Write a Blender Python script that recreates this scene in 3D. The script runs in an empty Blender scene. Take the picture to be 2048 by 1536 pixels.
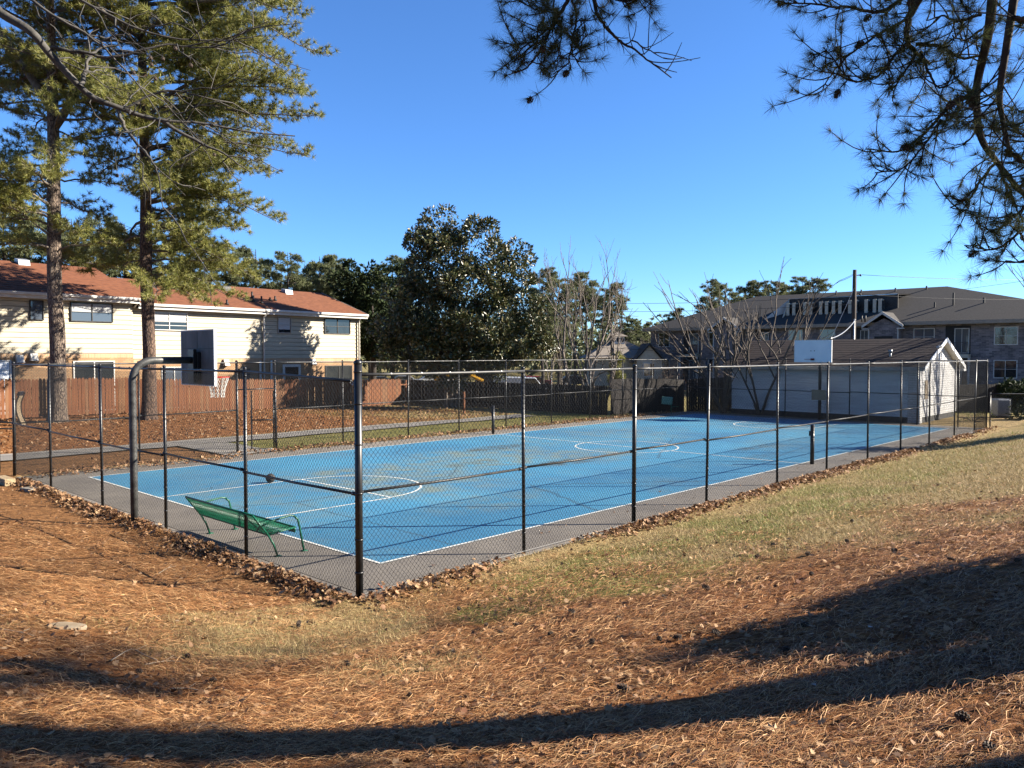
import bpy, math, random
import numpy as np
from mathutils import Vector, Matrix

# ------------------------------------------------------------------ camera, sky, sun, exposure
SC = bpy.context.scene
COL = SC.collection
CAM = np.array([-7.5612, -10.0304, 3.3122])
FPX, PITCH, YAW = 1581.2, 0.0372, 0.7577          # focal length in pixels of a 2048-wide frame
RT = np.array([math.sin(YAW), -math.cos(YAW), 0.0])
FH = np.array([math.cos(YAW), math.sin(YAW), 0.0])
FW = FH * math.cos(PITCH) + np.array([0, 0, -math.sin(PITCH)])
UP = np.cross(RT, FW)
cd = bpy.data.cameras.new("camera")
cd.sensor_width = 36.0
cd.lens = FPX / 2048 * 36.0
cd.clip_start = 0.05
cd.clip_end = 3000
cam = bpy.data.objects.new("camera", cd)
COL.objects.link(cam)
cam.location = CAM
cam.rotation_euler = (math.pi / 2 - PITCH, 0, YAW - math.pi / 2)
SC.camera = cam

SUN_EL = math.radians(26.0)
sd = RT * math.cos(math.radians(3)) + FH * math.sin(math.radians(3))     # towards the sun, horizontal
SUN_DIR = np.array([sd[0] * math.cos(SUN_EL), sd[1] * math.cos(SUN_EL), math.sin(SUN_EL)])
world = bpy.data.worlds.new("World")
SC.world = world
world.use_nodes = True
wn = world.node_tree
sky = wn.nodes.new("ShaderNodeTexSky")
sky.sky_type = 'NISHITA'
sky.sun_disc = False
sky.sun_elevation = SUN_EL
sky.sun_rotation = math.atan2(sd[0], sd[1])
sky.altitude = 300
sky.air_density = 0.9
sky.dust_density = 0.0
sky.ozone_density = 10.0
bg = wn.nodes["Background"]
bg.inputs["Strength"].default_value = 0.055
wn.links.new(sky.outputs[0], bg.inputs["Color"])

sl = bpy.data.lights.new("sun", 'SUN')
sl.energy = 4.9
sl.angle = math.radians(0.5)
sl.color = (1.0, 0.91, 0.78)
so = bpy.data.objects.new("sun", sl)
COL.objects.link(so)
so.rotation_euler = Vector(SUN_DIR).to_track_quat('Z', 'Y').to_euler()
so.location = (0, 0, 60)

SC.view_settings.view_transform = 'Standard'
SC.view_settings.look = 'None'
SC.view_settings.exposure = 2.2
SC.view_settings.gamma = 1.0
SC.view_settings.use_curve_mapping = False
SC.render.engine = 'CYCLES'
SC.cycles.max_bounces = 6
SC.cycles.diffuse_bounces = 3
SC.cycles.transparent_max_bounces = 8

# ------------------------------------------------------------------ coordinates
# world: x along the long side of the court, y along its short side, origin at the court's near corner
CL, CW = 31.69, 12.9
FX0, FX1, FY0, FY1 = -1.25, 32.65, -1.2, 14.75     # the four fence lines
FHT = 3.04

def S(px, py, d):
    """the point d metres in front of the camera that sits at a photo pixel"""
    return CAM + (FW + RT * (px - 1024) / FPX + UP * (768 - py) / FPX) * d

def Wp(px, d, z):
    """the point in a photo column at horizontal distance d and height z"""
    p = CAM + (FH + RT * (px - 1024) / FPX) * d
    return np.array([p[0], p[1], z])

def on_y(px, y):
    k = (px - 1024) / FPX
    d = (y - CAM[1]) / (FH[1] + RT[1] * k)
    return CAM[0] + d * (FH[0] + RT[0] * k)

def on_x(px, x):
    k = (px - 1024) / FPX
    d = (x - CAM[0]) / (FH[0] + RT[0] * k)
    return CAM[1] + d * (FH[1] + RT[1] * k)

def sm(x, a, b):
    t = np.clip((np.asarray(x, float) - a) / (b - a), 0, 1)
    return t * t * (3 - 2 * t)

_lat = np.random.default_rng(5).random((256, 256))
def vnoise(x, y):
    x = np.asarray(x, float); y = np.asarray(y, float)
    xi = np.floor(x).astype(int); yi = np.floor(y).astype(int)
    fx = x - xi; fy = y - yi
    fx = fx * fx * (3 - 2 * fx); fy = fy * fy * (3 - 2 * fy)
    g = lambda a, b: _lat[a % 256, b % 256]
    return (g(xi, yi) * (1 - fx) + g(xi + 1, yi) * fx) * (1 - fy) + (g(xi, yi + 1) * (1 - fx) + g(xi + 1, yi + 1) * fx) * fy

def fbm(x, y, s, o=3):
    v = 0; a = .5
    for i in range(o):
        v = v + a * vnoise(np.asarray(x) / s + 17.3 * i, np.asarray(y) / s + 9.1 * i); s *= .5; a *= .5
    return v / (1 - .5 ** o)

def terrain(x, y):
    x = np.asarray(x, float); y = np.asarray(y, float)
    w = np.minimum(np.maximum(0, -1.45 - x), 14)
    s = np.minimum(np.maximum(0, -1.4 - y), 16)
    ks = .155 + .065 * sm(x, -6, 4)
    A = ks * (np.sqrt(s * s + .5) - .7071)
    B = .19 * (np.sqrt(w * w + .5) - .7071) * (1 - .75 * sm(y, 1, 13))
    h = np.sqrt(A * A + B * B)
    h = h + .5 * sm(y, 17.5, 29) * (1 - sm(x, 2, 30)) * (1 - sm(y, 60, 120))
    h = h - .9 * sm(x, 29, 40) * sm(y, 13, 19)
    h = h + .12 * sm(y, 9, 15) * (1 - sm(x, -3, -1.3))
    out = np.maximum(np.maximum(-1.2 - x, x - 33), np.maximum(-1.15 - y, y - 14.3))
    o = sm(out, -.06, .12)
    edge = np.maximum(w, s); h = h + .07 * np.exp(-((edge - .08) / .22) ** 2) * (edge > 0) * np.where(y > 13, 0, 1)
    h = h + o * (.05 * (fbm(x, y, 2.2) - .5) + .03 * (fbm(x + 40, y, .5, 2) - .5)) + (1 - o) * -.06
    return h

def gz(x, y):
    return float(terrain(x, y))

def ground_hit(px, py):
    v = FW + RT * (px - 1024) / FPX + UP * (768 - py) / FPX
    t = np.concatenate([np.linspace(1.5, 30, 3000), np.linspace(30, 120, 900)])
    P = CAM[None] + v[None] * t[:, None]
    below = P[:, 2] < np.maximum(terrain(P[:, 0], P[:, 1]), -.01)
    i = int(np.argmax(below))
    p = P[i]
    return np.array([p[0], p[1], gz(p[0], p[1])])

# ------------------------------------------------------------------ object helpers
LOCAL = set()
def thing(name, label, cat, loc=(0, 0, 0), rz=0.0, group=None, local=False):
    o = bpy.data.objects.new(name, None)
    COL.objects.link(o)
    o.empty_display_size = .2
    o.location = [float(c) for c in loc]
    o.rotation_euler = (0, 0, rz)
    o["label"] = label; o["category"] = cat
    if group: o["group"] = group
    if local or rz: LOCAL.add(o.name)
    return o

def tag(o, label=None, cat=None, group=None, kind=None):
    if label: o["label"] = label
    if cat: o["category"] = cat
    if group: o["group"] = group
    if kind: o["kind"] = kind
    return o

def link(name, me, mat, parent=None, label=None, kind=None):
    o = bpy.data.objects.new(name, me)
    COL.objects.link(o)
    if mat is not None and not len(me.materials):
        for m in (mat if isinstance(mat, (list, tuple)) else [mat]): me.materials.append(m)
    if parent is not None:
        o.parent = parent
        if parent.type == 'EMPTY' and parent.name not in LOCAL:
            o.location = -Vector(parent.location)
    if label: o["label"] = label
    if kind: o["kind"] = kind
    return o

def copy_tree(o, parent=None):
    c = o.copy(); COL.objects.link(c)
    if parent is not None:
        c.parent = parent
    for ch in list(o.children):
        copy_tree(ch, c)
    return c

class MB:
    """collects boxes, tubes and prisms; build() links them as ONE mesh object"""
    def __init__(self): self.v = []; self.f = []; self.mi = []; self.cur = 0
    def add(self, V, F):
        n = len(self.v)
        self.v += [tuple(float(c) for c in p) for p in V]
        self.f += [tuple(i + n for i in f) for f in F]
        self.mi += [self.cur] * len(F)
        return self
    def mat(self, i): self.cur = i; return self
    def box(self, a, b, bevel=0):
        x0, y0, z0 = a; x1, y1, z1 = b
        V = [(x0, y0, z0), (x1, y0, z0), (x1, y1, z0), (x0, y1, z0), (x0, y0, z1), (x1, y0, z1), (x1, y1, z1), (x0, y1, z1)]
        return self.add(V, [(0, 3, 2, 1), (4, 5, 6, 7), (0, 1, 5, 4), (1, 2, 6, 5), (2, 3, 7, 6), (3, 0, 4, 7)])
    def obox(self, c, ax, ay, az):
        c = np.array(c, float); ax = np.array(ax, float) / 2; ay = np.array(ay, float) / 2; az = np.array(az, float) / 2
        V = [c + sx * ax + sy * ay + sz * az for sz in (-1, 1) for sx, sy in ((-1, -1), (1, -1), (1, 1), (-1, 1))]
        return self.add(V, [(0, 3, 2, 1), (4, 5, 6, 7), (0, 1, 5, 4), (1, 2, 6, 5), (2, 3, 7, 6), (3, 0, 4, 7)])
    def tube(self, pts, r, n=8, caps=True):
        V, F = tube(pts, r, n)
        if caps:
            m = len(V)
            F = list(map(tuple, F)) + [tuple(range(n - 1, -1, -1)), tuple(range(m - n, m))]
        return self.add(V, F)
    def prism(self, poly, d0, d1, axis='y'):
        """polygon in the plane across `axis`, extruded from d0 to d1"""
        def P(a, b, d): return {'y': (a, d, b), 'x': (d, a, b), 'z': (a, b, d)}[axis]
        n = len(poly)
        V = [P(a, b, d0) for a, b in poly] + [P(a, b, d1) for a, b in poly]
        F = [tuple(range(n))[::-1], tuple(range(n, 2 * n))] + [(i, (i + 1) % n, n + (i + 1) % n, n + i) for i in range(n)]
        return self.add(V, F)
    def quad(self, a, b, c, d): return self.add([a, b, c, d], [(0, 1, 2, 3)])
    def sphere(self, c, r, n=10, m=6):
        r = np.array(r if hasattr(r, '__len__') else (r, r, r)); c = np.array(c)
        V = [c + r * (0, 0, -1)]
        for j in range(1, m):
            a = -math.pi / 2 + math.pi * j / m
            for i in range(n):
                t = 2 * math.pi * i / n
                V.append(c + r * (math.cos(a) * math.cos(t), math.cos(a) * math.sin(t), math.sin(a)))
        V.append(c + r * (0, 0, 1))
        F = [(0, 1 + (i + 1) % n, 1 + i) for i in range(n)]
        for j in range(m - 2):
            for i in range(n):
                a = 1 + j * n; b = a + n
                F.append((a + i, a + (i + 1) % n, b + (i + 1) % n, b + i))
        k = 1 + (m - 2) * n; T = len(V) - 1
        F += [(k + i, k + (i + 1) % n, T) for i in range(n)]
        return self.add(V, F)
    def mesh(self, name, smooth=False, fix=True):
        me = bpy.data.meshes.new(name)
        me.from_pydata(self.v, [], self.f)
        if any(self.mi): me.polygons.foreach_set("material_index", self.mi)
        if fix:
            import bmesh
            bm = bmesh.new(); bm.from_mesh(me)
            bmesh.ops.recalc_face_normals(bm, faces=bm.faces)
            bm.to_mesh(me); bm.free()
        if smooth: me.polygons.foreach_set("use_smooth", [True] * len(me.polygons))
        me.update()
        return me
    def build(self, name, mat, parent=None, smooth=False, label=None, kind=None, bevel=0):
        me = self.mesh(name, smooth)
        o = link(name, me, mat, parent, label, kind)
        if bevel:
            b = o.modifiers.new("bevel", 'BEVEL'); b.width = bevel; b.segments = 2; b.limit_method = 'ANGLE'
        return o

def tube(pts, r, n=8):
    P = np.array(pts, float)
    m = len(P)
    R = np.full(m, r, float) if np.isscalar(r) else np.array(r, float)
    T = np.zeros_like(P)
    T[1:-1] = P[2:] - P[:-2]; T[0] = P[1] - P[0]; T[-1] = P[-1] - P[-2]
    T /= np.linalg.norm(T, axis=1)[:, None] + 1e-12
    a = np.array([0, 0, 1.0]) if abs(T[0][2]) < .9 else np.array([1.0, 0, 0])
    V = np.zeros((m, n, 3))
    th = np.arange(n) * 2 * np.pi / n
    for i in range(m):
        u = np.cross(T[i], a); u /= np.linalg.norm(u) + 1e-12
        v = np.cross(u, T[i])
        a = v if i >= 0 else a
        V[i] = P[i] + R[i] * (np.cos(th)[:, None] * u + np.sin(th)[:, None] * v)
        a = v
    F = []
    for i in range(m - 1):
        for j in range(n):
            F.append((i * n + j, i * n + (j + 1) % n, (i + 1) * n + (j + 1) % n, (i + 1) * n + j))
    return V.reshape(-1, 3), F

class NB:
    """collects triangle soups as arrays"""
    def __init__(self): self.V = []; self.T = []; self.n = 0
    def add(self, V, T):
        V = np.asarray(V, np.float32).reshape(-1, 3); T = np.asarray(T, np.int64).reshape(-1, 3)
        self.V.append(V); self.T.append(T + self.n); self.n += len(V)
    def tube(self, pts, r, n=4):
        V, F = tube(pts, r, n)
        F = np.array(F)
        self.add(V, np.concatenate([F[:, [0, 1, 2]], F[:, [0, 2, 3]]]))
    def mesh(self, name, smooth=False, colour=None):
        V = np.concatenate(self.V); T = np.concatenate(self.T)
        me = bpy.data.meshes.new(name)
        me.vertices.add(len(V)); me.vertices.foreach_set("co", V.ravel())
        me.loops.add(len(T) * 3); me.loops.foreach_set("vertex_index", T.ravel().astype(np.int32))
        me.polygons.add(len(T))
        me.polygons.foreach_set("loop_start", (np.arange(len(T)) * 3).astype(np.int32))
        if smooth: me.polygons.foreach_set("use_smooth", np.ones(len(T), bool))
        me.update(calc_edges=True)
        return me
    def build(self, name, mat, parent=None, smooth=False, label=None, kind=None):
        return link(name, self.mesh(name, smooth), mat, parent, label, kind)

def unit(v):
    v = np.asarray(v, float)
    return v / (np.linalg.norm(v, axis=-1, keepdims=True) + 1e-12)

def curve(pts, n=12):
    """Catmull-Rom through the points"""
    P = np.array(pts, float)
    P = np.vstack([2 * P[0] - P[1], P, 2 * P[-1] - P[-2]])
    out = []
    segs = len(P) - 3
    for i in range(segs):
        k = max(2, n // segs)
        for t in np.linspace(0, 1, k, endpoint=(i == segs - 1)):
            a, b, c, d = P[i:i + 4]
            out.append(.5 * (2 * b + (c - a) * t + (2 * a - 5 * b + 4 * c - d) * t * t + (3 * b - a - 3 * c + d) * t ** 3))
    return np.array(out)

# ------------------------------------------------------------------ materials
def nt(name):
    m = bpy.data.materials.new(name); m.use_nodes = True
    t = m.node_tree
    return m, t, t.nodes["Principled BSDF"]

def rgba(c, k=.60): return (c[0] * k, c[1] * k, c[2] * k, 1.0)

def pmat(name, c1, c2=None, scale=6.0, rough=.8, bump=0.0, bscale=None, metal=0.0, spec=.3, detail=5.0, stretch=(1, 1, 1), coord='Object',
         island=0.0, trans=0.0, contrast=(.35, .65)):
    """principled with two-tone noise colour, optional per-piece brightness and fine relief"""
    m, t, b = nt(name)
    b.inputs["Roughness"].default_value = rough
    b.inputs["Metallic"].default_value = metal
    b.inputs["Specular IOR Level"].default_value = spec
    N = t.nodes.new; L = t.links.new
    tc = N("ShaderNodeTexCoord"); mp = N("ShaderNodeMapping")
    mp.inputs["Scale"].default_value = stretch
    L(tc.outputs[coord], mp.inputs["Vector"])
    nz = N("ShaderNodeTexNoise"); nz.inputs["Scale"].default_value = scale; nz.inputs["Detail"].default_value = detail
    L(mp.outputs[0], nz.inputs["Vector"])
    rp = N("ShaderNodeValToRGB")
    rp.color_ramp.elements[0].position = contrast[0]; rp.color_ramp.elements[1].position = contrast[1]
    rp.color_ramp.elements[0].color = rgba(c1); rp.color_ramp.elements[1].color = rgba(c2 or c1)
    L(nz.outputs["Fac"], rp.inputs["Fac"])
    out = rp.outputs["Color"]
    if island:
        g = N("ShaderNodeNewGeometry"); hs = N("ShaderNodeHueSaturation"); mr = N("ShaderNodeMapRange")
        mr.inputs["To Min"].default_value = 1 - island; mr.inputs["To Max"].default_value = 1 + island
        L(g.outputs["Random Per Island"], mr.inputs["Value"]); L(mr.outputs[0], hs.inputs["Value"])
        L(out, hs.inputs["Color"]); out = hs.outputs["Color"]
    L(out, b.inputs["Base Color"])
    if bump:
        n2 = N("ShaderNodeTexNoise"); n2.inputs["Scale"].default_value = bscale or scale * 5; n2.inputs["Detail"].default_value = 4
        L(mp.outputs[0], n2.inputs["Vector"])
        bp = N("ShaderNodeBump"); bp.inputs["Strength"].default_value = bump; bp.inputs["Distance"].default_value = .02
        L(n2.outputs["Fac"], bp.inputs["Height"]); L(bp.outputs[0], b.inputs["Normal"])
    if trans:
        b.inputs["Transmission Weight"].default_value = 0
        tr = N("ShaderNodeBsdfTranslucent"); L(out, tr.inputs["Color"])
        mx = N("ShaderNodeMixShader"); mx.inputs[0].default_value = trans
        L(b.outputs[0], mx.inputs[1]); L(tr.outputs[0], mx.inputs[2])
        L(mx.outputs[0], t.nodes["Material Output"].inputs["Surface"])
    return m

def foliage(name, cols, rough=.55, trans=.25, spec=.3):
    """leaf colours picked per leaf (per mesh island)"""
    m, t, b = nt(name)
    N = t.nodes.new; L = t.links.new
    g = N("ShaderNodeNewGeometry"); rp = N("ShaderNodeValToRGB")
    rp.color_ramp.interpolation = 'LINEAR'
    els = rp.color_ramp.elements
    for i in range(len(cols) - 2): els.new(.5)
    for i, c in enumerate(cols):
        els[i].position = i / (len(cols) - 1); els[i].color = rgba(c)
    L(g.outputs["Random Per Island"], rp.inputs["Fac"])
    L(rp.outputs[0], b.inputs["Base Color"])
    b.inputs["Roughness"].default_value = rough
    b.inputs["Specular IOR Level"].default_value = spec
    if trans:
        tr = N("ShaderNodeBsdfTranslucent"); L(rp.outputs[0], tr.inputs["Color"])
        mx = N("ShaderNodeMixShader"); mx.inputs[0].default_value = trans
        L(b.outputs[0], mx.inputs[1]); L(tr.outputs[0], mx.inputs[2])
        L(mx.outputs[0], t.nodes["Material Output"].inputs["Surface"])
    return m

def brickmat(name, c1, c2, mortar, bw, bh, mw=.01, rough=.85, bump=.5, noisy=.5):
    m, t, b = nt(name)
    N = t.nodes.new; L = t.links.new
    tc = N("ShaderNodeTexCoord"); mp = N("ShaderNodeMapping")
    sx = N("ShaderNodeSeparateXYZ"); cx = N("ShaderNodeCombineXYZ"); ad = N("ShaderNodeMath"); ad.operation = 'ADD'
    L(tc.outputs["Object"], sx.inputs[0]); L(sx.outputs[0], ad.inputs[0]); L(sx.outputs[1], ad.inputs[1])
    L(ad.outputs[0], cx.inputs[0]); L(sx.outputs[2], cx.inputs[1])
    br = N("ShaderNodeTexBrick")
    br.inputs["Scale"].default_value = 1.0
    br.inputs["Brick Width"].default_value = bw; br.inputs["Row Height"].default_value = bh
    br.inputs["Mortar Size"].default_value = mw
    br.inputs["Color1"].default_value = rgba(c1); br.inputs["Color2"].default_value = rgba(c2); br.inputs["Mortar"].default_value = rgba(mortar)
    br.inputs["Bias"].default_value = 0
    L(cx.outputs[0], br.inputs["Vector"])
    nz = N("ShaderNodeTexNoise"); nz.inputs["Scale"].default_value = 1.3; nz.inputs["Detail"].default_value = 8
    L(tc.outputs["Object"], nz.inputs["Vector"])
    mr = N("ShaderNodeMapRange"); mr.inputs["To Min"].default_value = 1 - noisy; mr.inputs["To Max"].default_value = 1 + noisy
    L(nz.outputs["Fac"], mr.inputs["Value"])
    hs = N("ShaderNodeHueSaturation"); L(mr.outputs[0], hs.inputs["Value"]); L(br.outputs["Color"], hs.inputs["Color"])
    L(hs.outputs[0], b.inputs["Base Color"])
    b.inputs["Roughness"].default_value = rough
    bp = N("ShaderNodeBump"); bp.inputs["Strength"].default_value = bump; bp.inputs["Distance"].default_value = .01; bp.invert = True
    L(br.outputs["Fac"], bp.inputs["Height"]); L(bp.outputs[0], b.inputs["Normal"])
    return m

M = {}
M['black'] = pmat('black_vinyl', (.006, .0065, .007), (.016, .016, .017), 9, .38, spec=.4)
M['blackmesh'] = pmat('black_mesh_wire', (.006, .0065, .007), (.012, .012, .012), 4, .5, spec=.25)
M['railgrey'] = pmat('grey_rail', (.018, .018, .018), (.065, .062, .058), 5, .5, spec=.35)  # paler grey than the black posts and mesh
M['galv'] = pmat('galvanised_pole', (.045, .045, .045), (.105, .105, .10), 7, .5, .15, metal=.35)
M['galvdark'] = pmat('weathered_bracket', (.02, .02, .02), (.05, .05, .05), 7, .6)
M['chrome'] = pmat('chain_steel', (.45, .45, .44), (.6, .6, .6), 12, .35, metal=.7)
M['grn'] = pmat('green_coated_steel', (.0, .09, .045), (.0, .14, .072), 10, .4, spec=.4)
M['palegreen'] = pmat('pale_green_paint', (.16, .36, .26), (.22, .44, .33), 5, .5)
M['board_back'] = pmat('weathered_board_back', (.10, .097, .093), (.17, .166, .16), 2.2, .7, .1, stretch=(1, 2, .7))
M['white'] = pmat('white_paint', (.78, .78, .76), (.92, .92, .91), 4, .5)
M['whiteboard'] = pmat('white_board', (.78, .84, .9), (.88, .92, .96), 2, .4)
M['red'] = pmat('red_rim', (.45, .02, .012), (.6, .035, .02), 8, .45)
M['dkred'] = pmat('faded_red_rim', (.16, .03, .03), (.25, .05, .04), 8, .6)
M['net'] = pmat('net_cord', (.6, .58, .52), (.75, .73, .68), 20, .8)
M['ball'] = pmat('worn_ball', (.025, .022, .02), (.05, .045, .04), 30, .6, .3)
M['bark'] = None
M['siding'] = pmat('cream_siding', (.44, .385, .275), (.52, .46, .34), 3, .6, .06, stretch=(.5, 1, 4))
M['sidingback'] = pmat('siding_gap_shade', (.16, .135, .095), (.2, .17, .12), 3, .9)  # dark backing in the board gaps stands for their shadow lines
M['trim'] = pmat('white_trim', (.58, .56, .52), (.68, .66, .62), 3, .5)
M['trimgrey'] = pmat('grey_trim', (.35, .33, .30), (.45, .43, .40), 3, .5)
M['dark'] = pmat('dark_opening', (.008, .008, .009), (.02, .02, .02), 3, .6)
M['shadegrey'] = pmat('window_blind', (.40, .41, .42), (.52, .53, .53), 3, .6, stretch=(1, 1, 9))
M['roof'] = pmat('rust_shingles', (.155, .053, .022), (.215, .078, .034), 4, .9, .35, 30, stretch=(1, 1, 1))
M['roofdark'] = pmat('brown_shingles', (.016, .009, .008), (.036, .020, .016), 5, .9, .3, 30)
M['roofgrey'] = pmat('grey_shingles', (.034, .030, .027), (.062, .056, .050), 9, .9, .3, 25)
M['wood'] = pmat('cedar_picket', (.145, .047, .014), (.235, .085, .025), 3, .75, .25, stretch=(3, 3, .35), coord='Object')
M['wooddark'] = pmat('dark_stained_board', (.013, .010, .009), (.028, .021, .018), 4, .8, .2, stretch=(3, 3, .4))
M['solar'] = pmat('dark_panel', (.02, .02, .035), (.04, .04, .06), 6, .3, spec=.5)
M['paleslat'] = pmat('weathered_slat', (.28, .21, .13), (.38, .30, .2), 8, .7)
M['stone'] = pmat('concrete_block', (.22, .19, .15), (.34, .30, .24), 9, .9, .5)
M['blockbrick'] = pmat('pale_brick', (.42, .30, .16), (.52, .40, .24), 9, .9, .5)
M['hole'] = pmat('hole_shade', (.02, .015, .01), None, 4, .9)
M['polewood'] = pmat('utility_pole_wood', (.03, .022, .018), (.07, .05, .04), 5, .85, .3, stretch=(4, 4, .3))
M['steel'] = pmat('grey_steel', (.25, .26, .27), (.33, .34, .35), 6, .45, metal=.5)
M['bluemetal'] = pmat('blue_grey_metal_roof', (.40, .44, .52), (.48, .52, .60), 3, .22, metal=.75)
M['beige'] = pmat('beige_cabinet', (.52, .47, .36), (.62, .57, .46), 4, .6)
M['fascia'] = pmat('tan_fascia', (.30, .25, .19), (.36, .31, .25), 3, .6)
M['shedwhite'] = pmat('shed_white_paint', (.46, .46, .46), (.78, .78, .77), 1.6, .6, .1, contrast=(.25, .55))
M['yellow'] = pmat('yellow_paint', (.60, .30, .01), (.70, .38, .02), 4, .45)
M['carwhite'] = pmat('white_car_paint', (.65, .66, .68), None, 4, .2, spec=.6)
M['carred'] = pmat('red_car_paint', (.28, .012, .012), None, 4, .2, spec=.6)
M['cardark'] = pmat('dark_car_paint', (.03, .033, .04), None, 4, .2, spec=.6)
M['carsilver'] = pmat('silver_car_paint', (.32, .33, .35), None, 4, .2, spec=.6, metal=.3)
M['rubber'] = pmat('tyre_rubber', (.012, .012, .012), None, 4, .8)
M['beigewall'] = pmat('beige_wall', (.50, .43, .33), (.58, .51, .40), 3, .7)
M['tanroof'] = pmat('tan_shingles', (.22, .19, .16), (.30, .26, .22), 6, .9, .2)
M['brickhouse'] = brickmat('tan_brick', (.36, .19, .08), (.44, .26, .125), (.20, .145, .095), .22, .075, .009, noisy=.35)
M['soldier'] = brickmat('tan_brick_on_end', (.46, .25, .12), (.58, .36, .18), (.45, .38, .3), .075, .24, .01, noisy=.3)
M['brickgrey'] = brickmat('grey_purple_brick', (.10, .09, .10), (.27, .235, .24), (.27, .25, .245), .42, .14, .012, noisy=.75)
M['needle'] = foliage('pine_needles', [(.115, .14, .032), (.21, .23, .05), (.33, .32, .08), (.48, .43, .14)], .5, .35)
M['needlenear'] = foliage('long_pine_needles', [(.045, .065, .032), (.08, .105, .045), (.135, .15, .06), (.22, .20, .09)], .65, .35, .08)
M['farneedle'] = foliage('far_pine_needles', [(.12, .145, .065), (.17, .195, .085), (.24, .25, .12)], .6, .3)
M['magleaf'] = foliage('magnolia_leaves', [(.03, .048, .016), (.06, .08, .025), (.13, .13, .045), (.26, .21, .11)], .40, .10, .4)
M['shrubleaf'] = foliage('evergreen_leaves', [(.02, .034, .014), (.036, .055, .02), (.06, .075, .026)], .7, .1, .1)
M['brownleaf'] = foliage('russet_leaves', [(.10, .05, .028), (.16, .08, .04), (.22, .12, .06)], .7, .2)
M['litterleaf'] = foliage('dry_leaves', [(.10, .045, .02), (.25, .12, .05), (.38, .21, .10), (.54, .35, .19), (.17, .06, .025)], .75, .15)
M['straw'] = foliage('pine_straw', [(.08, .030, .010), (.27, .108, .035), (.50, .23, .082), (.82, .50, .23), (.16, .056, .018)], .6, .1)  # darkest tones also stand for the shaded gaps between strands
M['grass'] = foliage('winter_grass', [(.44, .31, .14), (.60, .45, .22), (.34, .25, .10), (.22, .22, .06)], .7, .2)
M['greengrass'] = foliage('green_grass', [(.14, .18, .035), (.24, .28, .06), (.36, .37, .11)], .7, .25)
M['twig'] = pmat('grey_twig', (.10, .085, .07), (.19, .16, .13), 9, .8)
M['twigbrown'] = pmat('brown_bare_stem', (.075, .058, .045), (.15, .12, .095), 9, .8)
M['twigpale'] = pmat('pale_bare_branch', (.12, .095, .078), (.22, .18, .145), 9, .8)
M['twigdark'] = pmat('dark_pine_limb', (.022, .017, .014), (.06, .045, .036), 9, .85, .3)
M['limbgrey'] = pmat('smooth_grey_limb', (.05, .047, .042), (.12, .11, .098), 7, .8, .3)
M['cone'] = pmat('pine_cone_scale', (.035, .024, .018), (.12, .085, .06), 30, .8)
M['straws'] = pmat('dead_stick', (.30, .23, .16), (.42, .34, .25), 12, .8)

def barkmat(name, dark, mid, light):
    m, t, b = nt(name)
    N = t.nodes.new; L = t.links.new
    tc = N("ShaderNodeTexCoord"); mp = N("ShaderNodeMapping"); mp.inputs["Scale"].default_value = (1, 1, .32)
    L(tc.outputs["Object"], mp.inputs[0])
    vo = N("ShaderNodeTexVoronoi"); vo.feature = 'DISTANCE_TO_EDGE'; vo.inputs["Scale"].default_value = 15
    wz = N("ShaderNodeTexNoise"); wz.inputs["Scale"].default_value = 5; wz.inputs["Detail"].default_value = 4
    mx = N("ShaderNodeMix"); mx.data_type = 'VECTOR'; mx.inputs["Factor"].default_value = .12
    L(mp.outputs[0], mx.inputs["A"]); L(mp.outputs[0], wz.inputs["Vector"]); L(wz.outputs["Color"], mx.inputs["B"])
    L(mx.outputs["Result"], vo.inputs["Vector"])
    nz = N("ShaderNodeTexNoise"); nz.inputs["Scale"].default_value = 22; nz.inputs["Detail"].default_value = 6
    L(mp.outputs[0], nz.inputs["Vector"])
    ml = N("ShaderNodeMath"); ml.operation = 'MULTIPLY'
    mr = N("ShaderNodeMapRange"); mr.inputs["From Max"].default_value = .16
    L(vo.outputs["Distance"], mr.inputs["Value"]); L(mr.outputs[0], ml.inputs[0]); L(nz.outputs["Fac"], ml.inputs[1])
    rp = N("ShaderNodeValToRGB"); e = rp.color_ramp.elements
    e[0].position = .05; e[0].color = rgba(dark); e[1].position = .62; e[1].color = rgba(light)
    k = e.new(.32); k.color = rgba(mid)
    L(ml.outputs[0], rp.inputs["Fac"]); L(rp.outputs[0], b.inputs["Base Color"])
    b.inputs["Roughness"].default_value = .9
    bp = N("ShaderNodeBump"); bp.inputs["Strength"].default_value = .9; bp.inputs["Distance"].default_value = .05
    L(ml.outputs[0], bp.inputs["Height"]); L(bp.outputs[0], b.inputs["Normal"])
    return m
M['bark'] = barkmat('pine_bark_grey', (.045, .030, .024), (.13, .092, .068), (.27, .205, .15))
M['barkred'] = barkmat('pine_bark_brown', (.030, .018, .014), (.10, .057, .037), (.21, .13, .085))

def glassmat(name, c=(.02, .025, .03), rough=.05):
    m, t, b = nt(name)
    b.inputs["Base Color"].default_value = rgba(c); b.inputs["Roughness"].default_value = rough
    b.inputs["Specular IOR Level"].default_value = .8
    N = t.nodes.new; L = t.links.new
    tc = N("ShaderNodeTexCoord"); nz = N("ShaderNodeTexNoise"); nz.inputs["Scale"].default_value = .9
    L(tc.outputs["Object"], nz.inputs["Vector"])
    bp = N("ShaderNodeBump"); bp.inputs["Strength"].default_value = .05; bp.inputs["Distance"].default_value = .1
    L(nz.outputs["Fac"], bp.inputs["Height"]); L(bp.outputs[0], b.inputs["Normal"])
    return m
M['glass'] = glassmat('window_glass')
M['glassblue'] = glassmat('reflecting_glass', (.08, .10, .13))

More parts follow.
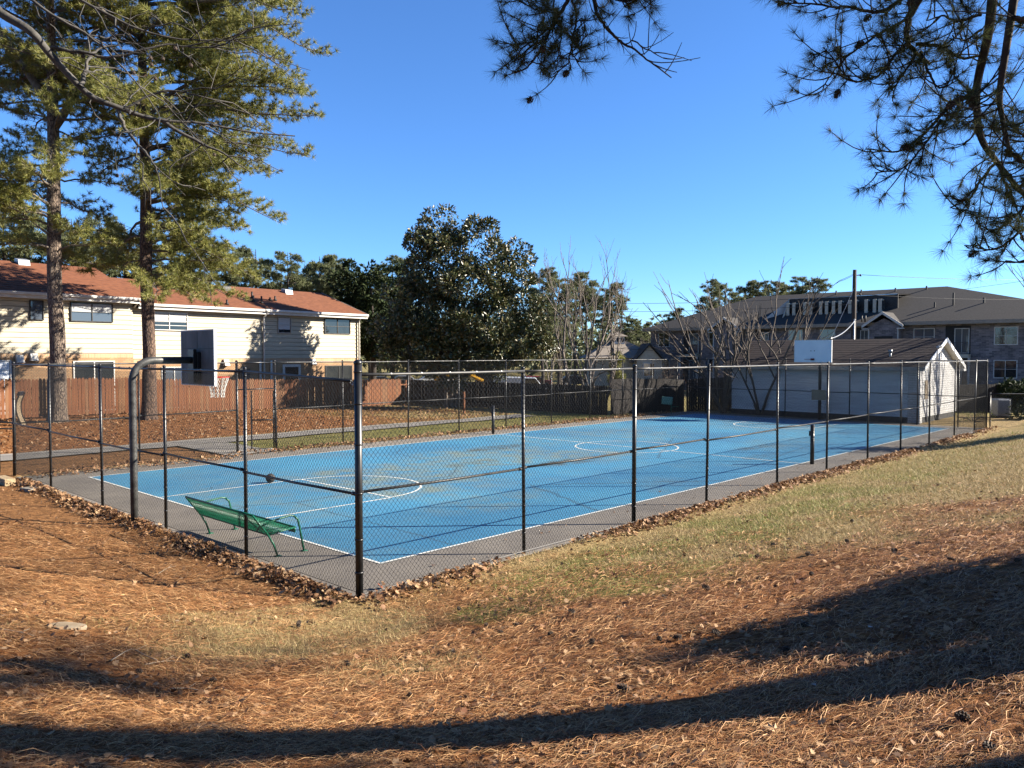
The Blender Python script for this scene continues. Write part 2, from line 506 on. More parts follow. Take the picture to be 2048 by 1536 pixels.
# the ground: colours mixed by a zone attribute (straw / tan grass / green grass) and broken up by noise
def groundmat():
    m, t, b = nt('ground_soil_and_straw')
    N = t.nodes.new; L = t.links.new
    at = N("ShaderNodeAttribute"); at.attribute_name = "zone"
    sp = N("ShaderNodeSeparateColor"); L(at.outputs["Color"], sp.inputs[0])
    tc = N("ShaderNodeTexCoord")
    def noise(s, d=6, st=(1, 1, 1)):
        mp = N("ShaderNodeMapping"); mp.inputs["Scale"].default_value = st
        L(tc.outputs["Object"], mp.inputs[0])
        n = N("ShaderNodeTexNoise"); n.inputs["Scale"].default_value = s; n.inputs["Detail"].default_value = d; n.inputs["Roughness"].default_value = .7
        L(mp.outputs[0], n.inputs["Vector"]); return n
    def ramp(n, cols, a=.3, z=.7):
        r = N("ShaderNodeValToRGB"); e = r.color_ramp.elements
        for _ in range(len(cols) - 2): e.new(.5)
        for i, c in enumerate(cols):
            e[i].position = a + (z - a) * i / (len(cols) - 1); e[i].color = rgba(c)
        L(n.outputs["Fac"], r.inputs["Fac"]); return r
    n1 = noise(9, 8); n2 = noise(14, 8)
    straw = ramp(n1, [(.04, .015, .006), (.17, .066, .022), (.36, .155, .055), (.56, .31, .135)])
    tan = ramp(n2, [(.13, .09, .04), (.36, .255, .115), (.56, .42, .21)])
    grn = ramp(n2, [(.09, .085, .026), (.22, .22, .06), (.38, .36, .12)])
    m1 = N("ShaderNodeMix"); m1.data_type = 'RGBA'
    L(sp.outputs[0], m1.inputs["Factor"]); L(tan.outputs[0], m1.inputs["A"]); L(straw.outputs[0], m1.inputs["B"])
    m2 = N("ShaderNodeMix"); m2.data_type = 'RGBA'
    L(sp.outputs[1], m2.inputs["Factor"]); L(m1.outputs["Result"], m2.inputs["A"]); L(grn.outputs[0], m2.inputs["B"])
    L(m2.outputs["Result"], b.inputs["Base Color"])
    b.inputs["Roughness"].default_value = .95; b.inputs["Specular IOR Level"].default_value = .1
    n3 = noise(26, 8)
    bp = N("ShaderNodeBump"); bp.inputs["Strength"].default_value = .9; bp.inputs["Distance"].default_value = .05
    L(n3.outputs["Fac"], bp.inputs["Height"]); L(bp.outputs[0], b.inputs["Normal"])
    return m

def concretemat(name, c1, c2, crack=True):
    m, t, b = nt(name)
    N = t.nodes.new; L = t.links.new
    tc = N("ShaderNodeTexCoord")
    n1 = N("ShaderNodeTexNoise"); n1.inputs["Scale"].default_value = .7; n1.inputs["Detail"].default_value = 9; n1.inputs["Roughness"].default_value = .7
    n2 = N("ShaderNodeTexNoise"); n2.inputs["Scale"].default_value = 45; n2.inputs["Detail"].default_value = 3
    L(tc.outputs["Object"], n1.inputs["Vector"]); L(tc.outputs["Object"], n2.inputs["Vector"])
    rp = N("ShaderNodeValToRGB"); e = rp.color_ramp.elements
    e[0].position = .3; e[0].color = rgba(c1); e[1].position = .7; e[1].color = rgba(c2)
    L(n1.outputs["Fac"], rp.inputs["Fac"])
    hs = N("ShaderNodeHueSaturation"); mr = N("ShaderNodeMapRange"); mr.inputs["To Min"].default_value = .7; mr.inputs["To Max"].default_value = 1.3
    L(n2.outputs["Fac"], mr.inputs["Value"]); L(mr.outputs[0], hs.inputs["Value"]); L(rp.outputs[0], hs.inputs["Color"])
    L(hs.outputs[0], b.inputs["Base Color"])
    b.inputs["Roughness"].default_value = .9
    bp = N("ShaderNodeBump"); bp.inputs["Strength"].default_value = .35; bp.inputs["Distance"].default_value = .01
    L(n2.outputs["Fac"], bp.inputs["Height"]); L(bp.outputs[0], b.inputs["Normal"])
    return m
M['apron'] = concretemat('apron_asphalt', (.135, .118, .10), (.24, .21, .172))
M['path'] = concretemat('path_concrete', (.22, .20, .17), (.32, .29, .25))

def courtmat():
    """blue sport coating, worn to grey green where water stands"""
    m, t, b = nt('blue_court_coating')
    N = t.nodes.new; L = t.links.new
    tc = N("ShaderNodeTexCoord")
    def noise(s, d, r=.6, off=(0, 0, 0), sc=(1, 1, 1)):
        mp = N("ShaderNodeMapping"); mp.inputs["Location"].default_value = off; mp.inputs["Scale"].default_value = sc
        L(tc.outputs["Object"], mp.inputs[0])
        n = N("ShaderNodeTexNoise"); n.inputs["Scale"].default_value = s; n.inputs["Detail"].default_value = d; n.inputs["Roughness"].default_value = r
        L(mp.outputs[0], n.inputs["Vector"]); return n
    n1 = noise(.22, 6, .55); n2 = noise(1.4, 8, .7); n3 = noise(60, 3)
    at = N("ShaderNodeAttribute"); at.attribute_name = "wear"
    sp = N("ShaderNodeSeparateColor"); L(at.outputs["Color"], sp.inputs[0])
    blue = N("ShaderNodeValToRGB"); e = blue.color_ramp.elements
    e[0].position = .35; e[0].color = (.025, .118, .218, 1); e[1].position = .68; e[1].color = (.044, .192, .302, 1)
    L(n1.outputs["Fac"], blue.inputs["Fac"])
    # wear factor = attribute * patchy noise
    r2 = N("ShaderNodeMapRange"); r2.inputs["From Min"].default_value = .36; r2.inputs["From Max"].default_value = .60
    L(n2.outputs["Fac"], r2.inputs["Value"])
    mu = N("ShaderNodeMath"); mu.operation = 'MULTIPLY'; L(sp.outputs[0], mu.inputs[0]); L(r2.outputs[0], mu.inputs[1]); mu.use_clamp = True
    mx = N("ShaderNodeMix"); mx.data_type = 'RGBA'
    L(mu.outputs[0], mx.inputs["Factor"]); L(blue.outputs[0], mx.inputs["A"]); mx.inputs["B"].default_value = (.112, .15, .138, 1)
    m3 = N("ShaderNodeMath"); m3.operation = 'MULTIPLY'; L(sp.outputs[1], m3.inputs[0]); L(r2.outputs[0], m3.inputs[1]); m3.use_clamp = True
    mx2 = N("ShaderNodeMix"); mx2.data_type = 'RGBA'
    L(m3.outputs[0], mx2.inputs["Factor"]); L(mx.outputs["Result"], mx2.inputs["A"]); mx2.inputs["B"].default_value = (.045, .055, .05, 1)
    # hairline cracks
    vo = N("ShaderNodeTexVoronoi"); vo.feature = 'DISTANCE_TO_EDGE'; vo.inputs["Scale"].default_value = .16
    nw = noise(.8, 5); ma = N("ShaderNodeMix"); ma.data_type = 'VECTOR'; ma.inputs["Factor"].default_value = .25
    L(tc.outputs["Object"], ma.inputs["A"]); L(nw.outputs["Color"], ma.inputs["B"]); L(ma.outputs["Result"], vo.inputs["Vector"])
    cr = N("ShaderNodeMapRange"); cr.inputs["From Min"].default_value = .0; cr.inputs["From Max"].default_value = .006
    cr.inputs["To Min"].default_value = .55; cr.inputs["To Max"].default_value = 0
    L(vo.outputs["Distance"], cr.inputs["Value"])
    mx3 = N("ShaderNodeMix"); mx3.data_type = 'RGBA'; L(cr.outputs[0], mx3.inputs["Factor"]); L(mx2.outputs["Result"], mx3.inputs["A"]); mx3.inputs["B"].default_value = (.03, .04, .045, 1)
    L(mx3.outputs["Result"], b.inputs["Base Color"])
    b.inputs["Roughness"].default_value = .62; b.inputs["Specular IOR Level"].default_value = .35
    bp = N("ShaderNodeBump"); bp.inputs["Strength"].default_value = .2; bp.inputs["Distance"].default_value = .004
    L(n3.outputs["Fac"], bp.inputs["Height"]); L(bp.outputs[0], b.inputs["Normal"])
    return m
M['court'] = courtmat()
def linemat():
    m = pmat('court_line_paint', (.30, .36, .38), (.85, .84, .76), 5, .7, contrast=(.30, .46))
    return m
M['line'] = linemat()

def scol(me, name, C):
    a = me.attributes.new(name, 'FLOAT_COLOR', 'POINT')
    C = np.concatenate([C, np.ones((len(C), 1))], 1).astype(np.float32)
    a.data.foreach_set("color", C.ravel())

# ------------------------------------------------------------------ ground
def axis(parts):
    out = []
    for a, b, s in parts:
        out += list(np.arange(a, b - s * .3, s))
    return np.array(out + [parts[-1][1]])

def gridmesh(name, xs, ys, zf):
    X, Y = np.meshgrid(xs, ys, indexing='ij')
    Z = zf(X, Y)
    V = np.stack([X, Y, Z], -1).reshape(-1, 3)
    nx, ny = len(xs), len(ys)
    I = np.arange(nx * ny).reshape(nx, ny)
    Q = np.stack([I[:-1, :-1], I[1:, :-1], I[1:, 1:], I[:-1, 1:]], -1).reshape(-1, 4)
    nb = NB(); nb.add(V, np.concatenate([Q[:, [0, 1, 2]], Q[:, [0, 2, 3]]]))
    return nb.mesh(name, True), V

def zones(x, y):
    n = fbm(x, y, 3.0); n2 = fbm(x + 90, y + 31, 1.1)
    s = np.maximum(0, -1.2 - y); w = np.maximum(0, -1.3 - x)
    dc = np.hypot(x - CAM[0], y - CAM[1])
    straw = sm(11.5 - dc + (n - .5) * 10 + (n2 - .5) * 4 - 1.2 * (s < 2.2), -1.2, 3.2)
    straw = np.where((y > 19.6) & (x < 24), sm(n + .45 * (1 - sm(x, 12, 24)), .35, .75), straw)
    straw = np.where((y > 14.4) & (y <= 19.6), .8 * (1 - sm(x, 5, 9)), straw)
    straw = np.where((w > 0) & (y > -1), np.maximum(straw, .85), straw)
    straw = np.where(y < 0, np.maximum(straw, np.clip(.15 + 1.6 * (n2 - .4), 0, .75) * (dc < 13)), straw)
    green = sm(n2 * .75 + n * .25 + .16 * sm(x, -2, 3) - .05 * np.abs(s - 2.2), .42, .68) * sm(s, .5, 1.1) * (1 - sm(s, 3.2, 5.2)) * (x > -1.5) * .8 * (1 - .65 * sm(x, 9, 17))
    green = np.where((y > 14.6) & (y < 19.6) & (x > 5.5), .35 + .65 * n2, green)
    green = np.where((y > 19.6) & (x > 15), .35 * n2, green)
    green = np.where((x > 40), .45, green)
    return np.stack([np.clip(straw, 0, 1), np.clip(green, 0, 1), 0 * x], -1)

xs = axis([(-900, -200, 100), (-200, -40, 20), (-40, -14, 1.5), (-14, 4, .17), (4, 12, .3), (12, 36, .5), (36, 80, 2), (80, 200, 12), (200, 1400, 120)])
ys = axis([(-900, -200, 100), (-200, -40, 20), (-40, -16, 1.5), (-16, 2, .17), (2, 16, .4), (16, 34, .5), (34, 80, 2), (80, 200, 12), (200, 1400, 120)])
gm, gv = gridmesh("ground", xs, ys, terrain)
scol(gm, "zone", zones(gv[:, 0], gv[:, 1]))
M['ground'] = groundmat()
ground = link("ground", gm, M['ground'], None, None, "structure")

# ------------------------------------------------------------------ court: apron slab, coating, painted lines
pad = MB().box((-1.32, -1.28, -.12), (32.9, 14.3, 0)).build("court_apron", M['apron'], kind="structure")
cm, cv = gridmesh("court", np.linspace(0, CL, 180), np.linspace(0, CW, 80), lambda x, y: 0 * x + .004)
x, y = cv[:, 0], cv[:, 1]
def blob(cx, cy, rx, ry, soft=.5):
    q = np.sqrt(((x - cx) / rx) ** 2 + ((y - cy) / ry) ** 2) + .35 * (fbm(x + cx * 7, y, 1.6) - .5) * 2
    return 1 - sm(q, 1 - soft, 1 + soft * .4)
wear = np.clip(.06 + .28 * sm(fbm(x, y, 2.4), .45, .7) + .95 * blob(5.2, 6.5, 2.6, 2.6) + .8 * blob(9.6, 8.0, 4.2, 2.2) + .8 * blob(13, 6.2, 3.0, 1.6) + .35 * blob(18, 9, 4, 3) + .45 * blob(5, 2.5, 2, 1.0)
               + .30 * blob(28, 6.5, 4, 4) + .3 * blob(22, 3, 4, 1.4) + .5 * blob(1.5, 6.5, 1.5, 3), 0, 1)
dark = np.clip(.95 * blob(12.4, 9.6, 1.9, .55) + .95 * blob(11.5, 5.4, 1.5, .55) + .75 * blob(19.2, 3.0, 2.0, .35) + .6 * blob(16.5, 1.7, 1.2, .3) + .4 * blob(9, 7.3, 1.4, .35), 0, 1)
scol(cm, "wear", np.stack([wear, dark, 0 * x], -1))
court = link("court_surface", cm, M['court'], None, None, "structure")
def line_obj(name, polys):
    b = MB()
    for p in polys:
        n = len(p); b.add([(a, c, .008) for a, c in p], [tuple(range(n))])
    return b.build(name, M['line'], court)
def strip(a, b, w=.055):
    a = np.array(a, float); b = np.array(b, float); d = unit(b - a); nrm = np.array([-d[1], d[0]]) * w / 2
    return [tuple(a - nrm), tuple(b - nrm), tuple(b + nrm), tuple(a + nrm)]
def arc(c, r, a0, a1, n=48, w=.055):
    out = []
    for i in range(n):
        t0 = a0 + (a1 - a0) * i / n; t1 = a0 + (a1 - a0) * (i + 1) / n
        e = lambda t, R: (c[0] + R * math.cos(t), c[1] + R * math.sin(t))
        out.append([e(t0, r - w / 2), e(t0, r + w / 2), e(t1, r + w / 2), e(t1, r - w / 2)])
    return out
hw = .0275
line_obj("sideline", [strip((0, hw), (CL, hw))]); line_obj("sideline", [strip((0, CW - hw), (CL, CW - hw))])
line_obj("baseline", [strip((hw, .056), (hw, CW - .056))]); line_obj("baseline", [strip((CL - hw, .056), (CL - hw, CW - .056))])
line_obj("half_court_line", [strip((CL / 2, .056), (CL / 2, CW - .056))])
line_obj("centre_circle", arc((CL / 2, CW / 2), 1.83, 0, 2 * math.pi))
KY0, KY1, KX = CW / 2 - 1.95, CW / 2 + 1.95, 3.75
for sgn, x0 in ((1, .056), (-1, CL - .056)):
    xe = KX if sgn > 0 else CL - KX
    line_obj("lane_line", [strip((x0, KY0), (xe, KY0))]); line_obj("lane_line", [strip((x0, KY1), (xe, KY1))])
    line_obj("free_throw_line", [strip((xe, KY0 + .03), (xe, KY1 - .03))])
    a = math.pi / 2
    line_obj("free_throw_arc", arc((xe + .03 * sgn, CW / 2), 1.9, -a if sgn > 0 else a, a if sgn > 0 else 3 * a, 32))

# concrete path behind the far fence and the ramp to the gate
pm, pv = gridmesh("path", np.linspace(-40, 24, 130), np.linspace(18.0, 19.4, 5), lambda x, y: terrain(x, y) + .05)
path = link("path", pm, M['path'], None, None, "structure")
pm2, _ = gridmesh("gate_ramp", np.linspace(4.7, 6.5, 6), np.linspace(14.32, 17.99, 10), lambda x, y: np.maximum(terrain(x, y), -.02) + .045)
link("gate_ramp", pm2, M['path'], None, None, "structure")

# ------------------------------------------------------------------ chain-link fences
def link_mesh_panel(w=3.0, z0=.04, z1=2.98, h=.034, q=.042, r=.0029):
    nb = NB()
    ns = int(w / h); nk = int((z1 - z0) / q)
    a = np.arange(3) * 2 * np.pi / 3
    for i in range(ns):
        k = np.arange(nk + 1)
        xx = (i + ((k + i) % 2)) * h * w / (ns * h); zz = z0 + k * q
        yy = np.where((k + i) % 2 == 0, .003, -.003)
        P = np.stack([xx, yy, zz], -1)
        V = P[:, None, :] + r * np.stack([np.cos(a), np.sin(a), 0 * a], -1)[None]
        I = np.arange((nk + 1) * 3).reshape(nk + 1, 3)
        J = np.roll(I, -1, 1)
        T = np.concatenate([np.stack([I[:-1], J[:-1], J[1:]], -1).reshape(-1, 3), np.stack([I[:-1], J[1:], I[1:]], -1).reshape(-1, 3)])
        nb.add(V.reshape(-1, 3), T)
    return nb.mesh("chain_link_mesh")
PANEL = link_mesh_panel(); PANEL.materials.append(M['blackmesh'])
GATEPANEL = None
def cap(b, p, r):
    b.sphere((p[0], p[1], p[2]), (r, r, r * .7), 10, 5)

POSTM = {}
def post_mesh(r, h):
    k = (round(r, 4), round(h, 3))
    if k not in POSTM:
        b = MB().tube([(0, 0, -.35), (0, 0, h)], r, 14)
        b.sphere((0, 0, h), (r * 1.15, r * 1.15, r * .9), 12, 6)
        for z in (.35, .8, 1.43, 2.1, 2.65, h - .12):        # tension bands
            b.tube([(0, 0, z - .012), (0, 0, z + .012)], r * 1.14, 14)
        me = b.mesh("post", True); me.materials.append(M['black']); POSTM[k] = me
    return POSTM[k]

def fence_run(label, a, b, stops, thick=(), top_gap=0.0, mid=True, gaps=(), group="chain link fence runs round the court", mesh=True, ht=FHT, toprail='railgrey', tall=()):
    """a fence from a to b; stops = distances of the posts along it"""
    a = np.array(a, float); b = np.array(b, float); d = unit(b - a)
    rz = math.atan2(d[1], d[0])
    root = thing("chain_link_fence", label, "fence", (a[0], a[1], 0), rz, group, local=True)
    rng = random.Random(int(abs(a[0] * 7 + b[1] * 13) * 10) + len(stops))
    for i, s in enumerate(stops):
        r = .052 if i in tall else (.042 if i in thick else .029)
        o = link("post", post_mesh(r, ht + (.16 if i in tall else .05)), None, root)
        o.location = (s, 0, 0)
        o.rotation_euler = (rng.uniform(-.012, .012), rng.uniform(-.008, .008), 0) if i not in tall else (0, 0, 0)
    for i in range(len(stops) - 1):
        s0, s1 = stops[i], stops[i + 1]
        if i in gaps: continue
        t = MB()
        g = top_gap if i == 0 else 0
        n = 5
        sag = rng.uniform(-.012, .012)
        pts = [(s0 + g + (s1 - s0 - g) * k / n, 0, ht + sag * math.sin(math.pi * k / n) - (g * .55 * (1 - k / n))) for k in range(n + 1)]
        t.tube(pts, .0215, 10)
        tr = t.build("top_rail", M[toprail], root, True)
        tie = MB()
        m = 6
        for k in range(1, m):
            u = s0 + g + (s1 - s0 - g) * k / m
            tie.tube([(u - .01, 0, ht - g * .55 * (1 - k / m)), (u + .01, 0, ht - g * .55 * (1 - k / m))], .0245, 8)
        tie.build("wire_tie", M['black'], tr, kind="stuff")
        if mid:
            z = 1.43 + rng.uniform(-.02, .02); z2 = z + rng.uniform(-.03, .03)
            mb = MB().tube([(s0 + .06, .035, z), ((s0 + s1) / 2, .035, (z + z2) / 2 - .01), (s1 - .04, .035, z2)], .0195, 10)
            mb.tube([(s0 + .03, .035, z), (s0 + .09, .035, z)], .028, 10).tube([(s1 - .09, .035, z2), (s1 - .02, .035, z2)], .028, 10)
            mb.build("middle_rail", M[toprail], root, True)
        if mesh:
            p = link("chain_link_mesh", PANEL, None, root, kind="stuff")
            p.location = (s0, -.03 if mid else 0, 0); p.scale = ((s1 - s0) / 3.0, 1, ht / FHT)
    # bottom tension wire
    MB().tube([(stops[0], -.03, .05), (stops[-1], -.03, .05)], .004, 5).build("tension_wire", M['black'], root)
    return root

rx = [on_y(p, FY0) for p in (723, 1048, 1269, 1415, 1557, 1656, 1738, 1804, 1861, 1911, 1951)] + [FX1]
rx[0] = FX0
fr = fence_run("black chain link fence on the lawn side, right of the tall corner post", (FX0, FY0), (FX1, FY0), [v - FX0 for v in rx], thick=(2,), tall=(0,))
ly = [FY0] + [on_x(p, FX0) for p in (488, 327, 200, 97)] + [FY1]
fl = fence_run("black chain link fence behind the green bench, at the near end of the court", (FX0, FY0), (FX0, FY1), [v - FY0 for v in ly], thick=(5,), top_gap=.16, toprail='black', tall=())
# the corner post belongs to the first run: drop the second one's copy of it
for ch in list(fl.children):
    if ch.name.startswith("post") and abs(ch.location.x) < .01:
        bpy.data.objects.remove(ch)
fy = [FX0] + [on_y(p, FY1) for p in (276, 473, 551, 685, 816, 918, 1012, 1103, 1180, 1245)] + [FX1]
fy[0] = FX0
ff = fence_run("black chain link fence on the far side of the court, with the gate opening", (FX0, FY1), (FX1, FY1), [v - FX0 for v in fy], thick=(2, 3), gaps=(2,), tall=())
ey = [FY0] + sorted(on_x(p, FX1) for p in (1918, 1836, 1700, 1571, 1413, 1305)) + [FY1]
fe = fence_run("black chain link fence at the far end, in front of the white shed", (FX1, FY0), (FX1, FY1), [v - FY0 for v in ey], toprail='black')
for o in (fe, ff):
    for ch in list(o.children):
        if ch.name.startswith("post") and (abs(ch.location.x) < .01 if o is fe else (abs(ch.location.x) < .01 or abs(ch.location.x - (FX1 - FX0)) < .01)):
            bpy.data.objects.remove(ch)
# transom and mesh over the gate opening, part of the far fence
g0, g1 = fy[2] - FX0, fy[3] - FX0
for z in (2.14, FHT):
    MB().tube([(g0, 0, z), (g1, 0, z)], .021, 10).build("gate_transom", M['black'], ff, True)
GP = link_mesh_panel(1.0, 0.0, .86); GP.materials.append(M['blackmesh'])
o = link("chain_link_mesh", GP, None, ff, kind="stuff"); o.location = (g0, -.02, 2.15); o.scale = (g1 - g0, 1, 1)
# the gate leaf, swung outward
gate = thing("gate", "black framed chain link gate standing open between two posts of the far fence", "gate", (fy[3] - .07, FY1 + .04, 0), math.radians(180 - 38), local=True)
GWd = .74
MB().tube([(0, 0, .05), (0, 0, 2.06), (GWd, 0, 2.06), (GWd, 0, .05), (0, 0, .05)], .027, 10).build("frame", M['black'], gate, True)
MB().tube([(0, 0, 1.05), (GWd, 0, 1.05)], .024, 8).build("cross_bar", M['black'], gate, True)
GL = link_mesh_panel(GWd, .06, 2.05); GL.materials.append(M['blackmesh'])
link("chain_link_mesh", GL, None, gate, kind="stuff")
for z in (.3, 1.8):
    MB().tube([(-.05, 0, z - .03), (-.05, 0, z + .03)], .03, 10).tube([(-.05, 0, z), (0, 0, z)], .012, 6).build("hinge", M['black'], gate, True)
MB().box((GWd - .03, -.05, 1.12), (GWd + .03, .05, 1.2)).build("latch", M['galvdark'], gate)

# chain hanging from the loose rail end at the corner
ch = thing("chain", "short loose steel chain hanging from the rail end at the tall corner post", "chain", (FX0, FY0 + .12, FHT), local=True)
for i in range(7):
    t = [(math.cos(a) * .016, math.sin(a) * .016) for a in np.linspace(0, 2 * math.pi, 11)]
    p = np.array([.02 + .012 * i * (1 if i < 4 else .2), -.06 + .026 * i, -.02 - .05 * i + .006 * i * i])
    pts = [p + (np.array([u, 0, v * 1.4]) if i % 2 else np.array([0, u, v * 1.4])) for u, v in t]
    MB().tube(pts, .005, 6, False).build("chain_ring", M['chrome'], ch, True)

# low fence that goes on to the right beyond the last post
lf0 = np.array([FX1 + .2, FY0 - .1]); lf1 = lf0 + np.array([9.0, -8.0])
nL = 4; Ld = float(np.linalg.norm(lf1 - lf0))
lowf = fence_run("low sagging chain link fence leading off right from the last tall post", tuple(lf0), tuple(lf1), [Ld * k / nL for k in range(nL + 1)], mid=False, ht=1.55, group="low chain link fences", toprail='black')

# hand rails outside the near corner at the far left
hr = thing("hand_rail", "pair of black hand rails beside the path at the left edge", "railing", (FX0 - .2, FY1 + .4, 0))
p0 = Wp(22, 22.2, 0); p1 = Wp(-160, 22.6, 0)
for z in (1.22, 1.40):
    MB().tube([(p0[0], p0[1], z), (p1[0], p1[1], z + .04)], .022, 8).build("rail", M['black'], hr, True)
for t in (.15, .95):
    q = p0 + (p1 - p0) * t
    MB().tube([(q[0], q[1], gz(q[0], q[1]) - .2), (q[0], q[1], 1.4)], .025, 8).build("post", M['black'], hr, True)

# ------------------------------------------------------------------ near basketball hoop (gooseneck through the end of the court)
HY = on_x(264, -1.52)
hp = thing("basketball_hoop", "near basketball hoop with grey gooseneck pole and weathered board seen from behind", "basketball hoop", (-1.55, HY, 0), group="basketball hoops")
X0 = -1.52
pts = [(X0, HY, -.4), (X0, HY, 1.2), (X0, HY, 2.62)]
for a in np.linspace(0, math.pi / 2, 9):
    pts.append((X0 + .40 * (1 - math.cos(a)), HY, 2.80 + .40 * math.sin(a)))
pts.append((-.33, HY, 3.2))
MB().tube(pts, .070, 18).build("pole", M['galv'], hp, True)
brk = MB().box((-.37, HY - .13, 2.74), (-.30, HY + .13, 3.42)).box((-.30, HY - .17, 2.8), (-.226, HY - .11, 3.36)).box((-.30, HY + .11, 2.8), (-.226, HY + .17, 3.36))
brk.build("bracket", M['black'], hp, bevel=.006)
BW2 = .72
bb = MB().box((-.225, HY - BW2, 2.70), (-.188, HY + BW2, 3.80)).build("backboard", M['board_back'], hp)
MB().box((-.187, HY - BW2 + .002, 2.702), (-.182, HY + BW2 - .002, 3.798)).build("board_face", M['white'], bb)
fr_ = MB()
fr_.box((-.232, HY - BW2 - .03, 2.68), (-.175, HY - BW2, 3.82)).box((-.232, HY + BW2, 2.68), (-.175, HY + BW2 + .03, 3.82))
fr_.box((-.232, HY - BW2, 3.80), (-.175, HY + BW2, 3.82)).box((-.232, HY - BW2, 2.68), (-.175, HY + BW2, 2.70))
fr_.build("board_frame", M['white'], bb)
sq = MB()
sq.box((-.229, HY - .012, 3.44), (-.2255, HY + .012, 3.79)).box((-.2295, HY - BW2 + .01, 3.425), (-.2253, HY + BW2 - .01, 3.439))
sq.build("board_seam", M['galvdark'], bb)
def rim_and_net(parent, c, r=.23, mat='red', net=True, back=.15, sgn=1):
    t = np.linspace(0, 2 * math.pi, 33)
    rb = MB().tube([(c[0] + r * math.cos(a), c[1] + r * math.sin(a), c[2]) for a in t], .011, 8, False)
    rb.box((c[0] - sgn * (r + back) - .02, c[1] - .09, c[2] - .06), (c[0] - sgn * (r + back) + .02, c[1] + .09, c[2] + .04))
    rb.tube([(c[0] - sgn * (r + back), c[1] - .07, c[2] - .01), (c[0] - sgn * r * .85, c[1] - .11, c[2])], .012, 6)
    rb.tube([(c[0] - sgn * (r + back), c[1] + .07, c[2] - .01), (c[0] - sgn * r * .85, c[1] + .11, c[2])], .012, 6)
    ro = rb.build("rim", M[mat], parent, True)
    if net:
        nb = MB(); n = 12; rows = 6
        zz = [0, -.09, -.18, -.27, -.35, -.42]; rr = [r, r * .86, r * .74, r * .64, r * .58, r * .6]
        for i in range(n):
            for sg in (0, 1):
                P = []
                for k in range(rows):
                    a = 2 * math.pi * (i + (.5 if (k % 2) == sg else 0)) / n
                    P.append((c[0] + rr[k] * math.cos(a), c[1] + rr[k] * math.sin(a), c[2] + zz[k]))
                nb.tube(P, .006, 5, False)
        nb.build("net", M['net'], ro, kind=None)
    return ro
rim_and_net(hp, (-.18 + .38, HY, 2.84))

# ------------------------------------------------------------------ far basketball hoop
HX = CL + .75
fh = thing("basketball_hoop", "far basketball hoop with plain white board on a pole in front of the white shed", "basketball hoop", (HX, CW / 2, 0), group="basketball hoops")
YB = on_x(1633, HX - .45)
MB().tube([(HX, YB, -.3), (HX, YB, 3.1), (HX - .05, YB, 3.35), (HX - .35, YB, 3.45)], .075, 14).build("pole", M['galvdark'], fh, True)
YC = on_x(1625, HX - .45)
b2 = MB().box((HX - .45, YC - .93, 2.95), (HX - .41, YC + .93, 4.02)).build("backboard", M['whiteboard'], fh)
f2 = MB()
f2.box((HX - .46, YC - .96, 2.92), (HX - .40, YC + .96, 2.95)).box((HX - .46, YC - .96, 4.02), (HX - .40, YC + .96, 4.05))
f2.box((HX - .46, YC - .96, 2.95), (HX - .40, YC - .93, 4.02)).box((HX - .46, YC + .93, 2.95), (HX - .40, YC + .96, 4.02))
f2.build("board_frame", M['white'], b2)
bo = MB()
for dy in (-.09, .09): bo.tube([(HX - .465, YC + dy, 3.50), (HX - .45, YC + dy, 3.50)], .025, 8)
bo.build("bolt", M['galvdark'], b2)
rim_and_net(fh, (HX - .46 - .40, YC, 3.08), mat='dkred', net=False, sgn=-1)
ss = MB().box((HX - .14, YB - .36, 1.0), (HX - .10, YB + .36, 1.52)).build("lower_board", M['paleslat'], fh)

